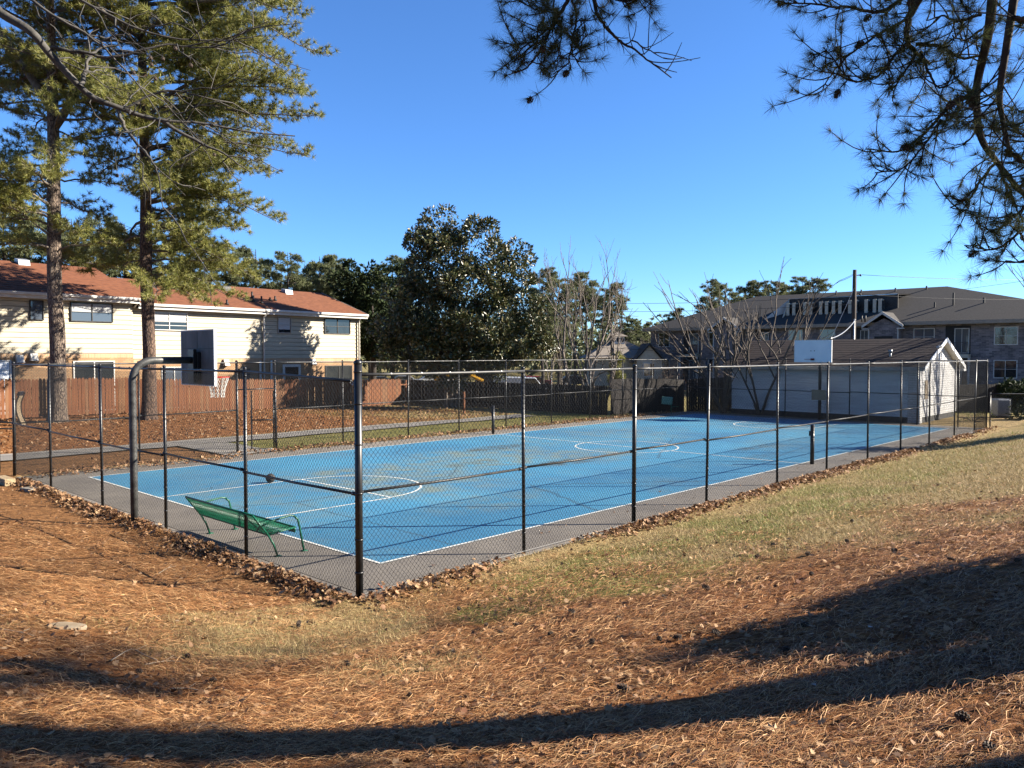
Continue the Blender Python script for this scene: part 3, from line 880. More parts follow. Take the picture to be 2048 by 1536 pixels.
# ------------------------------------------------------------------ green bench (rod mesh seat and back on splayed legs)
def make_bench(label, loc, rz, L=2.4, tip=0):
    t = thing("bench", label, "bench", loc, rz, None, local=True)
    # local: x forward (towards the court), y along the bench 0..L, z up
    A, B, C, D = (0, .38), (-.27, .74), (.50, .43), (.52, .40)      # seat rear, back top, seat front
    def rods(p, q, n, r=.0055):
        b = MB()
        for i in range(n):
            y = .04 + (L - .08) * i / (n - 1)
            b.tube([(p[0], y, p[1]), ((p[0] + q[0]) / 2, y, (p[1] + q[1]) / 2 - .008), (q[0], y, q[1])], r, 5)
        return b
    s = rods(A, C, 62).build("seat", M['grn'], t, True)
    fr2 = MB()
    for p in (A, C): fr2.tube([(p[0], 0, p[1]), (p[0], L, p[1])], .016, 8)
    for y in (0, L): fr2.tube([(A[0], y, A[1]), (C[0], y, C[1])], .016, 8)
    for k in range(1, 6):
        u = k / 6; fr2.tube([(A[0] + (C[0] - A[0]) * u, 0, A[1] + (C[1] - A[1]) * u - .008), (A[0] + (C[0] - A[0]) * u, L, A[1] + (C[1] - A[1]) * u - .008)], .006, 5)
    fr2.box((.485, 0, .34), (.505, L, .43))
    fr2.build("seat_frame", M['grn'], s, True)
    k_ = rods((A[0] - .01, A[1] + .01), B, 62).build("backrest", M['grn'], t, True)
    fb = MB().tube([(A[0], 0, A[1]), (B[0], 0, B[1]), (B[0], L, B[1]), (A[0], L, A[1])], .018, 8)
    for k in range(1, 4):
        u = k / 4; fb.tube([(B[0] * u, 0, A[1] + (B[1] - A[1]) * u), (B[0] * u, L, A[1] + (B[1] - A[1]) * u)], .006, 5)
    fb.build("back_frame", M['grn'], k_, True)
    for y in (0, L):
        MB().tube([(0, y, .38), (.10, y, .2), (.17, y, .0)], .018, 8).box((.12, y - .04, 0), (.22, y + .04, .012)).build("leg", M['grn'], t, True)
        MB().tube([(.48, y, .62), (.55, y, .55), (.58, y, .42), (.66, y, .0)], .018, 8).box((.61, y - .04, 0), (.71, y + .04, .012)).build("leg", M['grn'], t, True)
        MB().tube([(-.12, y, .54), (.1, y, .60), (.40, y, .64), (.47, y, .625), (.49, y, .61)], .016, 8).build("armrest", M['grn'], t, True)
    return t
make_bench("green steel mesh bench with splayed legs, seen from behind through the near fence", (-1.02, 1.62, 0), 0)
gpn = thing("green_panel", "small pale green tilted panel on a thin green post by the far corner", "sign", tuple(Wp(1338, 44.2, 0)), math.atan2(RT[1], RT[0]), local=True)
MB().tube([(.14, 0, -.1), (.14, 0, .95)], .03, 8).build("post", M['grn'], gpn, True)
MB().obox((-.1, -.04, .74), (.6, 0, -.06), (0, .04, .02), (.03, -.12, .42)).build("panel", M['palegreen'], gpn, bevel=.01)
MB().tube([(.14, 0, .38), (.55, 0, .42)], .022, 6).build("side_arm", M['grn'], gpn)

# ball, net posts
bl = thing("basketball", "dark worn ball lying on the lane line of the court", "ball", tuple(ground_hit(541, 967)[:2]) + (.008,), local=True)
MB().sphere((0, 0, .12), .12, 24, 14).build("ball_skin", M['ball'], bl, True)
sb = MB()
for k in range(3):
    t = np.linspace(0, 2 * math.pi, 29)
    f = [lambda a: (math.cos(a), math.sin(a), 0), lambda a: (0, math.cos(a), math.sin(a)), lambda a: (math.cos(a), 0, math.sin(a))][k]
    sb.tube([np.array(f(a)) * .1195 + np.array([0, 0, .12]) for a in t], .003, 4, False)
sb.build("seam", M['dark'], bl, True)
for lab, (px, py), y in (("short black net post at the near sideline of half court", (1612, 924), -.25), ("short black net post at the far sideline of half court", (997, 865), CW + .3)):
    x_ = CL / 2 + (.15 if y < 0 else 0)
    n_ = thing("net_post", lab, "post", (x_, y, 0), group="net posts at half court", local=True)
    MB().tube([(0, 0, -.2), (0, 0, 1.16)], .06, 14).build("tube", M['black'], n_, True)
    MB().sphere((0, 0, 1.16), (.064, .064, .03), 12, 5).build("cap", M['black'], n_, True)
    MB().box((-.02, .055, .85), (.02, .1, 1.0)).tube([(0, .1, .93), (.08, .1, .93)], .008, 6).build("winder", M['galvdark'], n_)
p = Wp(928, 44, 0)
n_ = thing("wooden_post", "thin brown post standing alone on the grass behind the far fence", "post", p, local=True)
MB().box((-.05, -.05, -.2), (.05, .05, 1.25)).build("shaft", M['wood'], n_)
MB().box((-.06, -.06, 1.25), (.06, .06, 1.28)).build("cap", M['wooddark'], n_)

# blocks at the foot of the near fence, far left
def block(label, px, py, L, Wd, H, rz, mat, holes):
    p = ground_hit(px, py)
    t = thing("concrete_block", label, "block", (p[0], p[1], p[2] - .03), rz, "blocks by the fence", local=True)
    MB().box((-L / 2, -Wd / 2, 0), (L / 2, Wd / 2, H)).build("body", M[mat], t, bevel=.012)
    if holes:
        h = MB()
        for k in range(holes):
            u = -Wd * .3 + Wd * .6 * k / (holes - 1)
            h.tube([(L / 2 - .01, u, H * .5), (L / 2 + .003, u, H * .5)], .018, 10)
        h.build("hole_shade_disc", M['hole'], t)  # dark discs stand for the shade inside the round holes
    return t
rzb = math.atan2(RT[1], RT[0])
block("long pale block with round holes in its end at the fence foot", 10, 968, .9, .24, .2, rzb - .75, 'blockbrick', 3)
block("low flat grey slab lying in the leaves beside the holed block", 62, 981, .42, .3, .1, rzb - .5, 'stone', 0)

# curved slatted thing with dark top standing behind the fence corner
p = Wp(40, 32.0, 0)
cs = thing("lounger_frame", "curved pale slatted board with dark top panel standing behind the left fence corner", "playground board", (p[0], p[1], gz(p[0], p[1])), rzb, local=True)
prof = [(.12, -.05), (.02, .18), (-.08, .42), (-.12, .68), (-.10, .95), (.0, 1.2), (.07, 1.36)]
cv_ = curve([(a, 0, b) for a, b in prof], 22)
for i in range(len(cv_) - 1):
    a_, b_ = cv_[i], cv_[i + 1]
    if i < 15:
        c_ = (a_ + b_) / 2; dd = b_ - a_
        nn = unit(np.array([dd[2], 0, -dd[0]]))
        MB().obox(c_, dd * .9, (0, .34, 0), nn * .03).build("slat", M['paleslat'], cs)
MB().tube(cv_ + np.array([.03, -.16, 0]), .02, 6).build("side_rail", M['wooddark'], cs, True)
MB().tube(cv_ + np.array([.03, .16, 0]), .02, 6).build("side_rail", M['wooddark'], cs, True)
c_ = (cv_[15] + cv_[-1]) / 2; dd = cv_[-1] - cv_[15]; nn = unit(np.array([dd[2], 0, -dd[0]]))
MB().obox(c_ - nn * .04, dd * 1.02, (0, .38, 0), nn * .04).build("top_panel", M['solar'], cs)

# ------------------------------------------------------------------ town house row behind the wooden fence
HROT = 0.078
house = thing("town_house", "long cream sided two storey town house with rust roof and tan brick ground floor", "house", (8.77, 32.66, 0), HROT)
def hx(px):
    k = (px - 1024) / FPX
    return (41.2 * k + 19.8) / (.628 - .778 * k)
SEC = [(-14.0, 0.0, -.18, 3.39, 6.22, 8.12), (0.0, 15.3, 0.0, 3.09, 5.98, 7.66)]
for (x0, x1, yf, zb, ze, zr) in SEC:
    MB().box((x0, yf + .06, -.4), (x1, 9.0, zb - .24)).build("brick_wall", M['brickhouse'], house)
    MB().box((x0, yf + .045, zb - .24), (x1, yf + .3, zb)).build("soldier_course", M['soldier'], house)
    MB().box((x0, yf + .09, zb), (x1, 9.0, ze - .12)).build("upper_wall", M['sidingback'], house)
    n = 11; e = (ze - .16 - zb) / n
    e1 = e - .02
    bmsh = MB().add([(x0, .035, 0), (x1, .035, 0), (x1, .066, e1), (x0, .066, e1), (x0, .088, 0), (x1, .088, 0), (x1, .088, e1), (x0, .088, e1)],
                    [(0, 1, 2, 3), (4, 7, 6, 5), (0, 4, 5, 1), (3, 2, 6, 7), (0, 3, 7, 4), (1, 5, 6, 2)]).mesh("siding_board")
    bmsh.materials.append(M['siding'])
    for k in range(n):
        o = link("siding_board", bmsh, None, house); o.location = (0, yf - .025 - .0004 * (k % 3), zb + .002 + k * e)
    # roof: two slopes with thickness
    oh = .42; sl_ = (zr - ze) / (4.5 + oh)
    xa, xb = (x0, x1 + .18) if x0 < 0 else (x0 + .19, x1 + .3)
    r_ = MB().prism([(yf - oh, ze), (4.5, zr), (9.4, ze), (9.4, ze - .1), (4.5, zr - .1), (yf - oh, ze - .1)], xa, xb, 'x')
    rf = r_.build("roof", M['roof'], house)
    MB().box((xa, yf - oh - .12, ze - .13), (xb, yf - oh - .003, ze + .01)).build("gutter", M['trim'], house, bevel=.02)
    MB().box((xa, yf - oh, ze - .28), (xb - .02, yf - oh + .03, ze - .105)).box((xa, yf - oh + .03, ze - .28), (xb - .02, yf + .088, ze - .26)).build("soffit", M['trim'], house)
    if x0 >= 0:
        MB().prism([(yf - oh - .03, ze + .02), (4.5, zr + .03), (9.43, ze + .02), (9.43, ze - .2), (4.5, zr - .2), (yf - oh - .03, ze - .2)], xb + .002, xb + .03, 'x').build("rake_board", M['trimgrey'], house)
    MB().prism([(yf + .1, ze - .13), (4.5, zr - .12), (8.98, ze - .13)], x1 - .12, x1 - .02, 'x').build("gable_wall", M['siding'], house)
    # tabs of the shingle courses that can just be told apart along the slope
    sh = MB(); ncs = 16
    for k in range(ncs):
        t0 = k / ncs; t1 = (k + 1) / ncs
        ya, yb2 = yf - oh + (4.5 - yf + oh) * t0, yf - oh + (4.5 - yf + oh) * t1
        za, zb2 = ze + (zr - ze) * t0, ze + (zr - ze) * t1
        sh.add([(xa + .002, ya, za + .022), (xb - .002, ya, za + .022), (xb - .002, yb2 + .01, zb2 + .008), (xa + .002, yb2 + .01, zb2 + .008), (xa + .002, ya, za + .004), (xb - .002, ya, za + .004)],
               [(0, 1, 2, 3), (4, 5, 1, 0)])
    sh.build("shingle_course", M['roof'], rf, kind="stuff")

def window(root, x0, x1, z0, z1, y, cols=2, bars=1, frame='trimgrey', pane='glass', fw=.05, blind=0.0, dep=.05):
    w = MB()
    w.box((x0 - fw, y - dep, z0 - fw), (x1 + fw, y + .02, z0)).box((x0 - fw, y - dep, z1), (x1 + fw, y + .02, z1 + fw))
    w.box((x0 - fw, y - dep, z0), (x0, y + .02, z1)).box((x1, y - dep, z0), (x1 + fw, y + .02, z1))
    fo = w.build("window", M[frame], root)
    cw = (x1 - x0) / cols
    for i in range(cols):
        a = x0 + cw * i
        MB().box((a + .012, y - .008, z0 + .002), (a + cw - .012, y + .012, z1 - .002)).build("pane", M[pane], fo)
        if blind:
            MB().box((a + .03, y - .014, z1 - (z1 - z0) * blind), (a + cw - .03, y - .010, z1 - .02)).build("blind", M['shadegrey'], fo)
    mu = MB()
    for i in range(1, cols): mu.box((x0 + cw * i - .022, y - dep + .006, z0), (x0 + cw * i + .022, y + .012, z1))
    for k in range(1, bars + 1):
        zz = z0 + (z1 - z0) * k / (bars + 1)
        mu.box((x0 + .001, y - dep + .012, zz - .016), (x1 - .001, y - .012, zz + .016))
    if cols > 1 or bars: mu.build("glazing_bar", M[frame], fo)
    return fo
window(house, hx(141), hx(222), 4.98, 5.84, -.19, 2, 1, 'galvdark', 'glassblue', .04, .5)
window(house, hx(60), hx(84), 4.98, 5.84, -.19, 1, 1, 'galvdark', 'glassblue', .04)
window(house, hx(303), hx(374), 4.66, 5.56, .0, 2, 3, 'trim', 'glass', .045, .55)
window(house, hx(557), hx(581), 4.66, 5.58, .0, 1, 1, 'trimgrey', 'glass', .045, .8)
window(house, hx(650), hx(699), 4.70, 5.58, .0, 2, 1, 'galvdark', 'glass', .045)
# ground floor doors and windows
d1 = window(house, hx(146), hx(224), .55, 2.94, -.12, 2, 0, 'trim', 'glass', .06); d1.name = "patio_door"
d2 = window(house, hx(325), hx(372), .45, 2.60, .06, 2, 0, 'trim', 'glassblue', .05); d2.name = "patio_door"
dd_ = window(house, hx(-14), hx(17), .6, 3.0, -.12, 1, 5, 'trim', 'whiteboard', .06); dd_.name = "panel_door"
window(house, hx(570), hx(597), 1.2, 2.55, .06, 1, 0, 'trim', 'glass', .16)
d3 = window(house, hx(652), hx(703), .35, 2.55, .06, 2, 0, 'galvdark', 'glass', .05); d3.name = "patio_door"
# grey utility meter box and white pipes
MB().box((hx(476), -.2, 1.5), (hx(496), .055, 2.5)).box((hx(478), -.24, 1.9), (hx(488), -.2, 2.2)).build("meter_box", M['galvdark'], house, bevel=.01)
for p in (519, 541):
    MB().tube([(hx(p), -.05, -.2), (hx(p), -.05, 2.95)], .07, 10).build("conduit", M['trim'], house, True)
MB().tube([(hx(527), -.42, 5.92), (hx(527), -.44, 5.78), (hx(526), -.12, 5.55), (hx(526), -.1, 5.4), (hx(526), -.1, -.1)], .055, 8).box((hx(526) - .16, -.56, 5.84), (hx(526) + .16, -.40, 6.0)).build("downspout", M['trim'], house, True)
MB().tube([(15.1, -.4, 5.9), (15.1, -.12, 5.55), (15.1, -.1, 5.4), (15.1, -.1, -.2)], .055, 8).build("downspout", M['trimgrey'], house, True)
MB().tube([(.1, -.6, 6.1), (.1, -.45, 5.95), (.06, -.2, 5.75)], .05, 8).box((-.02, -.72, 6.08), (.24, -.58, 6.22)).build("downspout", M['trim'], house, True)
for px, y, z in ((36, -.13, 3.12), (64, -.13, 3.2), (451, .04, 2.86), (625, .04, 2.86)):
    xx = hx(px); hb = MB().prism([(y - .26, z - .16), (y, z - .16), (y, z + .18), (y - .1, z + .18)], xx - .15, xx + .15, 'x')
    hb.box((xx - .17, y - .28, z - .18), (xx + .17, y + .0, z - .161))
    hb.build("vent_hood", M['trim'], house)
def roof_pt(sec, px, f_):
    x0, x1, yf, zb, ze, zr = SEC[sec]
    y = yf - .42 + (4.92 + (-yf if yf < 0 else 0)) * f_
    k = (px - 1024) / FPX
    # point of the slope seen in this column
    t = (41.2 * k + 19.8 + y * (.778 + .628 * k)) / (.628 - .778 * k)
    return t, y, ze + (zr - ze) * f_
for sec, px, f_ in ((0, 49, .93), (1, 361, .93), (1, 452, .80), (1, 575, .86)):
    a, b_, c_ = roof_pt(sec, px, f_)
    MB().prism([(b_ - .3, c_ - .1), (b_ + .25, c_ + .1), (b_ + .25, c_ + .3), (b_ - .2, c_ + .2)], a - .28, a + .28, 'x').build("roof_vent", M['steel'] if px != 452 else M['galvdark'], house, bevel=.01)
for px, f_, h in ((494, .45, .38), (505, .47, .42), (508, .3, .4), (524, .26, .45), (455, .12, .3), (541, .42, .2), (551, .42, .3)):
    a, b_, c_ = roof_pt(1, px, f_)
    MB().tube([(a, b_, c_ - .1), (a, b_, c_ + h)], .055, 8).tube([(a, b_, c_ - .02), (a, b_, c_ + .09)], .12, 8).build("roof_pipe", M['dark'], house, True)

# ------------------------------------------------------------------ wooden picket fence in front of the house
wf = thing("picket_fence", "orange brown wooden picket fence running in front of the town house", "fence", (8.77 + 3.0 * math.sin(HROT), 32.66 - 3.0 * math.cos(HROT), 0), HROT)
pk = MB().prism([(-.068, 0), (.068, 0), (.068, 1.62), (.035, 1.70), (-.035, 1.70), (-.068, 1.62)], -.01, .01, 'y').mesh("picket")
pk.materials.append(M['wood'])
pk2 = pk.copy(); pk2.materials.clear()
M['wood2'] = pmat('cedar_picket_grey', (.15, .070, .030), (.27, .13, .06), 3, .8, .25, stretch=(3, 3, .35)); pk2.materials.append(M['wood2'])
rng = random.Random(3)
cH, sH = math.cos(HROT), math.sin(HROT)
def fz(root, x, y=0):
    c, s = math.cos(root.rotation_euler.z), math.sin(root.rotation_euler.z)
    return gz(root.location.x + x * c - y * s, root.location.y + x * s + y * c)
xx = -11.5
while xx < 16.2:
    z = fz(wf, xx)
    o = link("picket", pk if rng.random() < .72 else pk2, None, wf)
    o.location = (xx + rng.uniform(-.004, .004), rng.uniform(-.004, .004), z + (.06 if xx < -1.5 else -.02) + rng.uniform(-.02, .02))
    o.rotation_euler = (0, rng.uniform(-.008, .008), 0)
    o.scale = (rng.uniform(.95, 1.02), 1, rng.uniform(.985, 1.01))
    xx += .15
for a, b_ in ((-11.5, -1.5), (-1.5, 7.5), (7.5, 16.8)):
    for h in (.35, 1.3):
        MB().obox(((a + b_) / 2, .035, (fz(wf, a) + fz(wf, b_)) / 2 + h), (b_ - a, 0, fz(wf, b_) - fz(wf, a)), (0, .04, 0), (0, 0, .09)).build("fence_rail", M['wood'], wf)
for k in range(12):
    a = -11.4 + 2.55 * k
    MB().box((a, .056, fz(wf, a) - .3), (a + .09, .146, fz(wf, a) + 1.6)).build("fence_post", M['wood'], wf)

# dark fence beyond the court
df = thing("board_fence", "dark stained board fence running from the wooden fence down to the court", "fence", (27.0, 31.0, 0))
bd = MB().prism([(-.07, 0), (.07, 0), (.07, 1.58), (.04, 1.62), (-.04, 1.62), (-.07, 1.58)], -.01, .01, 'y').mesh("board")
bd.materials.append(M['wooddark'])
segs = [((26.2, 33.5), (27.2, 15.7)), ((27.35, 15.6), (34.9, 15.6)), ((35.0, 15.5), (35.0, 11.9))]
for (a, b_) in segs:
    a = np.array(a); b_ = np.array(b_); L_ = np.linalg.norm(b_ - a); d_ = (b_ - a) / L_
    n = int(L_ / .15); ang = math.atan2(d_[1], d_[0])
    hs = 1.0 if a[0] < 27.3 else 1.22
    for k in range(n):
        p = a + d_ * (k + .5) * L_ / n
        o = link("board", bd, None, df)
        o.location = (p[0] - 27.0, p[1] - 31.0, gz(*p) + rng.uniform(-.02, .01))
        o.rotation_euler = (0, rng.uniform(-.006, .006), ang); o.scale = (L_ / n / .15 * .97, 1, hs)
    for h in (.35, 1.25 * hs):
        MB().obox((*((a + b_) / 2), .03 + h), (*(b_ - a), 0), (-d_[1] * .04, d_[0] * .04, 0), (0, 0, .09)).build("fence_rail", M['wooddark'], df)

# ------------------------------------------------------------------ white shed behind the far hoop
SX, SY0, SY1 = 33.35, 1.84, 11.6
shed = thing("shed", "long white shed with brown roof and white gable end behind the far baseline", "shed", (SX, SY1, 0), -math.pi / 2)
SL, SD, SE, SR = SY1 - SY0, 6.3, 2.86, 4.14
M['shedbrick'] = brickmat('white_painted_brick', (.64, .64, .63), (.72, .72, .71), (.34, .34, .34), .42, .115, .012, noisy=.25, bump=.9)
M['shedside'] = pmat('white_lap_siding_weathered', (.80, .80, .80), (1.0, 1.0, .99), 1.6, .7, .1, stretch=(.4, 1, 5))
MB().box((.02, .03, .28), (SL - .02, SD - .02, SE - .05)).build("long_wall", M['shedside'], shed)
lap = MB(); n = 21; e = (SE - .34) / n
for k in range(n):
    z = .28 + k * e
    lap.add([(0, -.022, z), (SL - .46, -.022, z), (SL - .46, .024, z + e - .012), (0, .024, z + e - .012), (0, .03, z), (SL - .46, .03, z)], [(0, 1, 2, 3), (4, 5, 1, 0)])
lap.build("lap_siding", M['shedside'], shed, kind="stuff")
MB().box((-.02, -.05, -.2), (SL + .03, SD, .28)).build("base_strip", M['galvdark'], shed)  # darker box along the foot of the walls
gw = MB().prism([(.0, .28), (SD, .28), (SD, SE), (SD / 2, SR - .12), (.0, SE)], SL - .02, SL + .06, 'x').build("gable_wall", M['shedbrick'], shed)
MB().box((SL - .45, -.07, .0), (SL + .09, .32, SE - .12)).build("corner_pier", M['shedbrick'], shed)
MB().box((SL + .061, .75, 1.15), (SL + .10, 1.2, 2.05)).build("boarded_window", M['paleslat'], shed)
oh = .4; rr_ = MB().prism([(-oh, SE - .16), (SD / 2, SR), (SD + oh, SE - .16), (SD + oh, SE - .26), (SD / 2, SR - .1), (-oh, SE - .26)], -.4, SL + .36, 'x')
rfs = rr_.build("roof", M['roofdark'], shed)
sh = MB()
for k in range(12):
    t0, t1 = k / 12, (k + 1) / 12
    ya, yb2 = -oh + (SD / 2 + oh) * t0, -oh + (SD / 2 + oh) * t1
    za, zb2 = SE - .16 + (SR - SE + .16) * t0, SE - .16 + (SR - SE + .16) * t1
    sh.add([(-.4, ya, za + .009), (SL + .358, ya, za + .009), (SL + .358, yb2 + .01, zb2 + .006), (-.4, yb2 + .01, zb2 + .006), (-.4, ya, za + .003), (SL + .358, ya, za + .003)], [(0, 1, 2, 3), (4, 5, 1, 0)])
sh.build("shingle_course", M['roofdark'], rfs, kind="stuff")
for sg in (0, 1):
    ya, yb2 = (-oh, SD / 2) if not sg else (SD + oh, SD / 2)
    MB().prism([(ya, SE - .14), (yb2, SR + .03), (yb2, SR - .17), (ya, SE - .34)], SL + .362, SL + .40, 'x').build("rake_board", M['white'], shed)
    MB().prism([(ya, SE - .262), (yb2, SR - .102), (yb2, SR - .125), (ya, SE - .285)], SL + .062, SL + .36, 'x').build("rake_soffit", M['white'], shed)
MB().box((-.4, -oh - .03, SE - .34), (SL + .34, -oh - .002, SE - .14)).build("fascia", M['trimgrey'], shed)
MB().box((SL + .062, SD - .02, SE - .42), (SL + .4, SD + oh + .04, SE - .30)).build("eave_return", M['white'], shed)
fl_ = MB().tube([(SL + .42, 1.35, 3.0), (SL + .45, 1.35, 3.6)], .02, 8).sphere((SL + .50, 1.22, 3.66), (.10, .08, .08)).sphere((SL + .50, 1.48, 3.70), (.10, .08, .08))
fl_.build("flood_light", M['trimgrey'], shed, True)
MB().tube([(SL - 1.6, .9, 2.9), (SL - 1.6, .9, 3.55)], .06, 10).tube([(SL - 1.6, .9, 3.4), (SL - 1.6, .9, 3.56)], .10, 10).build("vent_pipe", M['steel'], shed, True)

# ------------------------------------------------------------------ grey brick apartment block in the distance
AX, AY = 74.4, 44.4
apt = thing("apartment_block", "two storey grey brick apartment block with wide grey hip roof", "building", (AX, AY, 0), -math.pi / 2)
def ax(px): return AY - on_x(px, AX)
AL = 46.0; AE = 6.45
MB().box((0, .3, -1), (AL, 18, AE - .3)).build("wall", M['brickgrey'], apt)
# hip roof
RX0, RX1, RY, RZ = AY - 35.0, AY - 13.8, 9.0, 10.4
e0 = -.6
rv = [(-.6, e0, AE), (AL + .6, e0, AE), (AL + .6, 18.6, AE), (-.6, 18.6, AE), (RX0, RY, RZ), (RX1, RY, RZ)]
ar = MB().add(rv, [(0, 1, 5, 4), (1, 2, 5), (2, 3, 4, 5), (3, 0, 4), (3, 2, 1, 0)]).build("roof", M['roofgrey'], apt)
MB().box((-.62, e0 - .03, AE - .32), (AL + .62, e0 - .002, AE + .02)).box((-.6, e0, AE - .30), (AL + .6, .3, AE - .26)).build("fascia", M['fascia'], apt)
def apt_z(y): return AE + (RZ - AE) * (y - e0) / (RY - e0)
for px in (1325, 1427, 1588, 1652, 1845, 2009):
    xw = ax(px); w2 = .72 if px < 1700 else .86
    window(apt, xw - w2, xw + w2, 4.25 if px > 1700 else 4.3, 5.75 if px > 1700 else 5.9, .29, 2, 1, 'trim', 'glassblue' if px == 1845 else 'glass', .08, 0)
for px in (1325, 1427, 2009):
    xw = ax(px); w2 = .72 if px < 1700 else .86
    window(apt, xw - w2, xw + w2, 1.25, 2.75, .29, 2, 1, 'trim', 'glass', .08, 0)
for pa, pb in ((1364, 1396), (1508, 1536), (1708, 1736), (1888, 1938)):     # balconies; a dark flat panel stands for the shade in each recess
    a, b_ = ax(pa), ax(pb)
    MB().box((a, .262, .2), (b_, .298, AE - .45)).build("recess_shade", M['dark'], apt)
    for z in (.4, 3.5):
        window(apt, a + (b_ - a) * .4, b_ - .15, z, z + 2.2, .25, 2, 0, 'trim', 'glassblue', .07, dep=.04).name = "balcony_door"
    fl2 = MB().box((a - .05, -.5, 3.0), (b_ + .05, .26, 3.35)).build("balcony_floor", M['beige'], apt)
    ra = MB()
    for z in (3.5, 4.4): ra.box((a, -.47, z), (b_, -.43, z + .05))
    for k in range(14):
        u = a + (b_ - a) * k / 13; ra.box((u - .012, -.462, 3.35), (u + .012, -.438, 4.4))
    ra.build("balcony_rail", M['black'], fl2)
    for u0, u1 in ((a - .15, a), (b_, b_ + .15)): MB().box((u0, -.52, .0), (u1, -.3, 3.0)).build("balcony_post", M['trim'], apt)
for pa, pb, op in ((1432, 1482, False), (1740, 1803, True)):       # gabled bays
    a, b_ = ax(pa), ax(pb); c_ = (a + b_) / 2; h = .42 * (b_ - a) / 2 + .55
    bay = MB().prism([(a, -.8), (b_, -.8), (b_, AE - .4), (c_, AE - .4 + h - .35), (a, AE - .4)], -.75, .29, 'y').build("gabled_bay", M['brickgrey'], apt)
    ov = .45
    rt = MB()
    for sg in (-1, 1):
        xe = a - ov if sg < 0 else b_ + ov
        ap_ = (c_, AE - .25 + h); lo = (xe, AE - .42)
        pl = [lo, ap_, (ap_[0], ap_[1] + .12), (lo[0], lo[1] + .12)]
        rt.prism(pl if sg < 0 else pl[::-1], -1.2, 3.0, 'y')
    rt.build("bay_roof", M['roofgrey'], bay)
    tr2 = MB()
    for sg in (-1, 1):
        xe = a - ov if sg < 0 else b_ + ov
        pl = [(xe, AE - .54), (c_, AE - .38 + h), (c_, AE - .12 + h), (xe, AE - .28)]
        tr2.prism(pl if sg < 0 else pl[::-1], -1.26, -1.203, 'y')
        tr2.box((xe + (.0 if sg < 0 else -.6), -1.2, AE - .66), (xe + (.6 if sg < 0 else 0), -.752, AE - .56))
    tr2.build("bay_trim", M['trim'], bay)
    if op:
        MB().box((c_ - .85, -.79, 3.4), (c_ + .85, -.752, 5.1)).build("dark_opening", M['dark'], bay)  # near-black panel stands for the shade inside an opening
    for sg in (0, 1):
        xd = a + .12 if not sg else b_ - .12
        MB().tube([(xd, -.9, AE - .6), (xd, -.86, AE - 1.1), (xd, -.86, -.2)], .06, 6).build("downspout", M['trim'], bay)
# roof well with a row of condensers
a, b_ = ax(1552), ax(1772); yq = 3.2; zq = apt_z(yq)
MB().box((a, yq, zq - .3), (b_, yq + .1, zq + 1.45)).build("well_wall", M['galvdark'], apt)
MB().add([(a, yq - .15, zq + 1.46), (b_, yq - .15, zq + 1.46), (b_, 7.3, apt_z(7.3) + .06), (a, 7.3, apt_z(7.3) + .06), (a, yq - .15, zq + 1.40), (b_, yq - .15, zq + 1.40)],
         [(0, 1, 2, 3), (4, 5, 1, 0)]).build("metal_roof", M['bluemetal'], apt)
ac0 = ax(1518)
MB().prism([(yq - 1.6, apt_z(yq - 1.6)), (yq, zq + .1), (yq, zq + 1.45)], a - .1, a, 'x').build("well_cheek", M['beige'], apt)
MB().add([(ac0, 1.1, apt_z(1.1) + .05), (a - .1, yq, zq), (a - .1, yq + .1, zq + 1.45)], [(0, 1, 2)]).build("well_flashing", M['trim'], apt)
for i, px in enumerate((1556, 1568, 1590, 1602, 1622, 1634, 1648, 1661, 1681, 1692, 1714, 1731, 1742)):
    u = ax(px)
    cu = MB().box((u - .17, yq - 1.0, zq - .5), (u + .17, yq - .25, zq + .95)).build("condenser", M['beige'], apt, bevel=.03)
    MB().box((u + .172, yq - .9, zq - .2), (u + .18, yq - .35, zq + .8)).build("grille", M['galvdark'], cu)
for px, f_, h in ((1670, .93, .4), (1720, .95, .3), (1788, .93, .35), (1850, .94, .35), (1867, .38, .5), (1904, .42, 1.2), (1769, .45, .5), (1782, .42, .5), (1965, .45, .5)):
    yy = e0 + (RY - e0) * f_; u = AY - on_x(px, AX + yy)
    MB().tube([(u, yy, apt_z(yy) - .1), (u, yy, apt_z(yy) + h)], .09, 8).build("roof_vent", M['galvdark'], apt)

# ------------------------------------------------------------------ beige house with a roof lantern, far away
bp_ = Wp(1272, 92, 0)
bhz = math.atan2(RT[1], RT[0])
bh = thing("beige_house", "small beige house with hip roof and white roof lantern beyond the dark fence", "house", (bp_[0], bp_[1], 0), bhz)
MB().box((-5.2, 0, -1), (2.2, 8, 2.9)).build("wall", M['beigewall'], bh)
MB().add([(-6, -.7, 2.9), (3, -.7, 2.9), (3, 8.7, 2.9), (-6, 8.7, 2.9), (-2.6, 4, 4.9), (-.4, 4, 4.9)], [(0, 1, 5, 4), (1, 2, 5), (2, 3, 4, 5), (3, 0, 4), (3, 2, 1, 0)]).build("roof", M['tanroof'], bh)
wg = MB().prism([(-.3, 0), (2.6, 0), (2.6, 2.7), (1.15, 4.3), (-.3, 2.7)], -2.4, -.01, 'y').build("gabled_wing", M['beigewall'], bh)
wr = MB()
for sg in (-1, 1):
    pl = [(1.15 + sg * 1.9, 2.35), (1.15, 4.45), (1.15, 4.62), (1.15 + sg * 1.9, 2.52)]
    wr.prism(pl if sg < 0 else pl[::-1], -2.8, 3.0, 'y')
wr.build("wing_roof", M['roofgrey'], wg)
window(bh, .5, 1.7, .9, 2.3, -2.42, 2, 1, 'trim', 'glass', .1)
window(bh, -2.6, -1.6, .9, 2.2, -.02, 2, 1, 'trim', 'glass', .1)
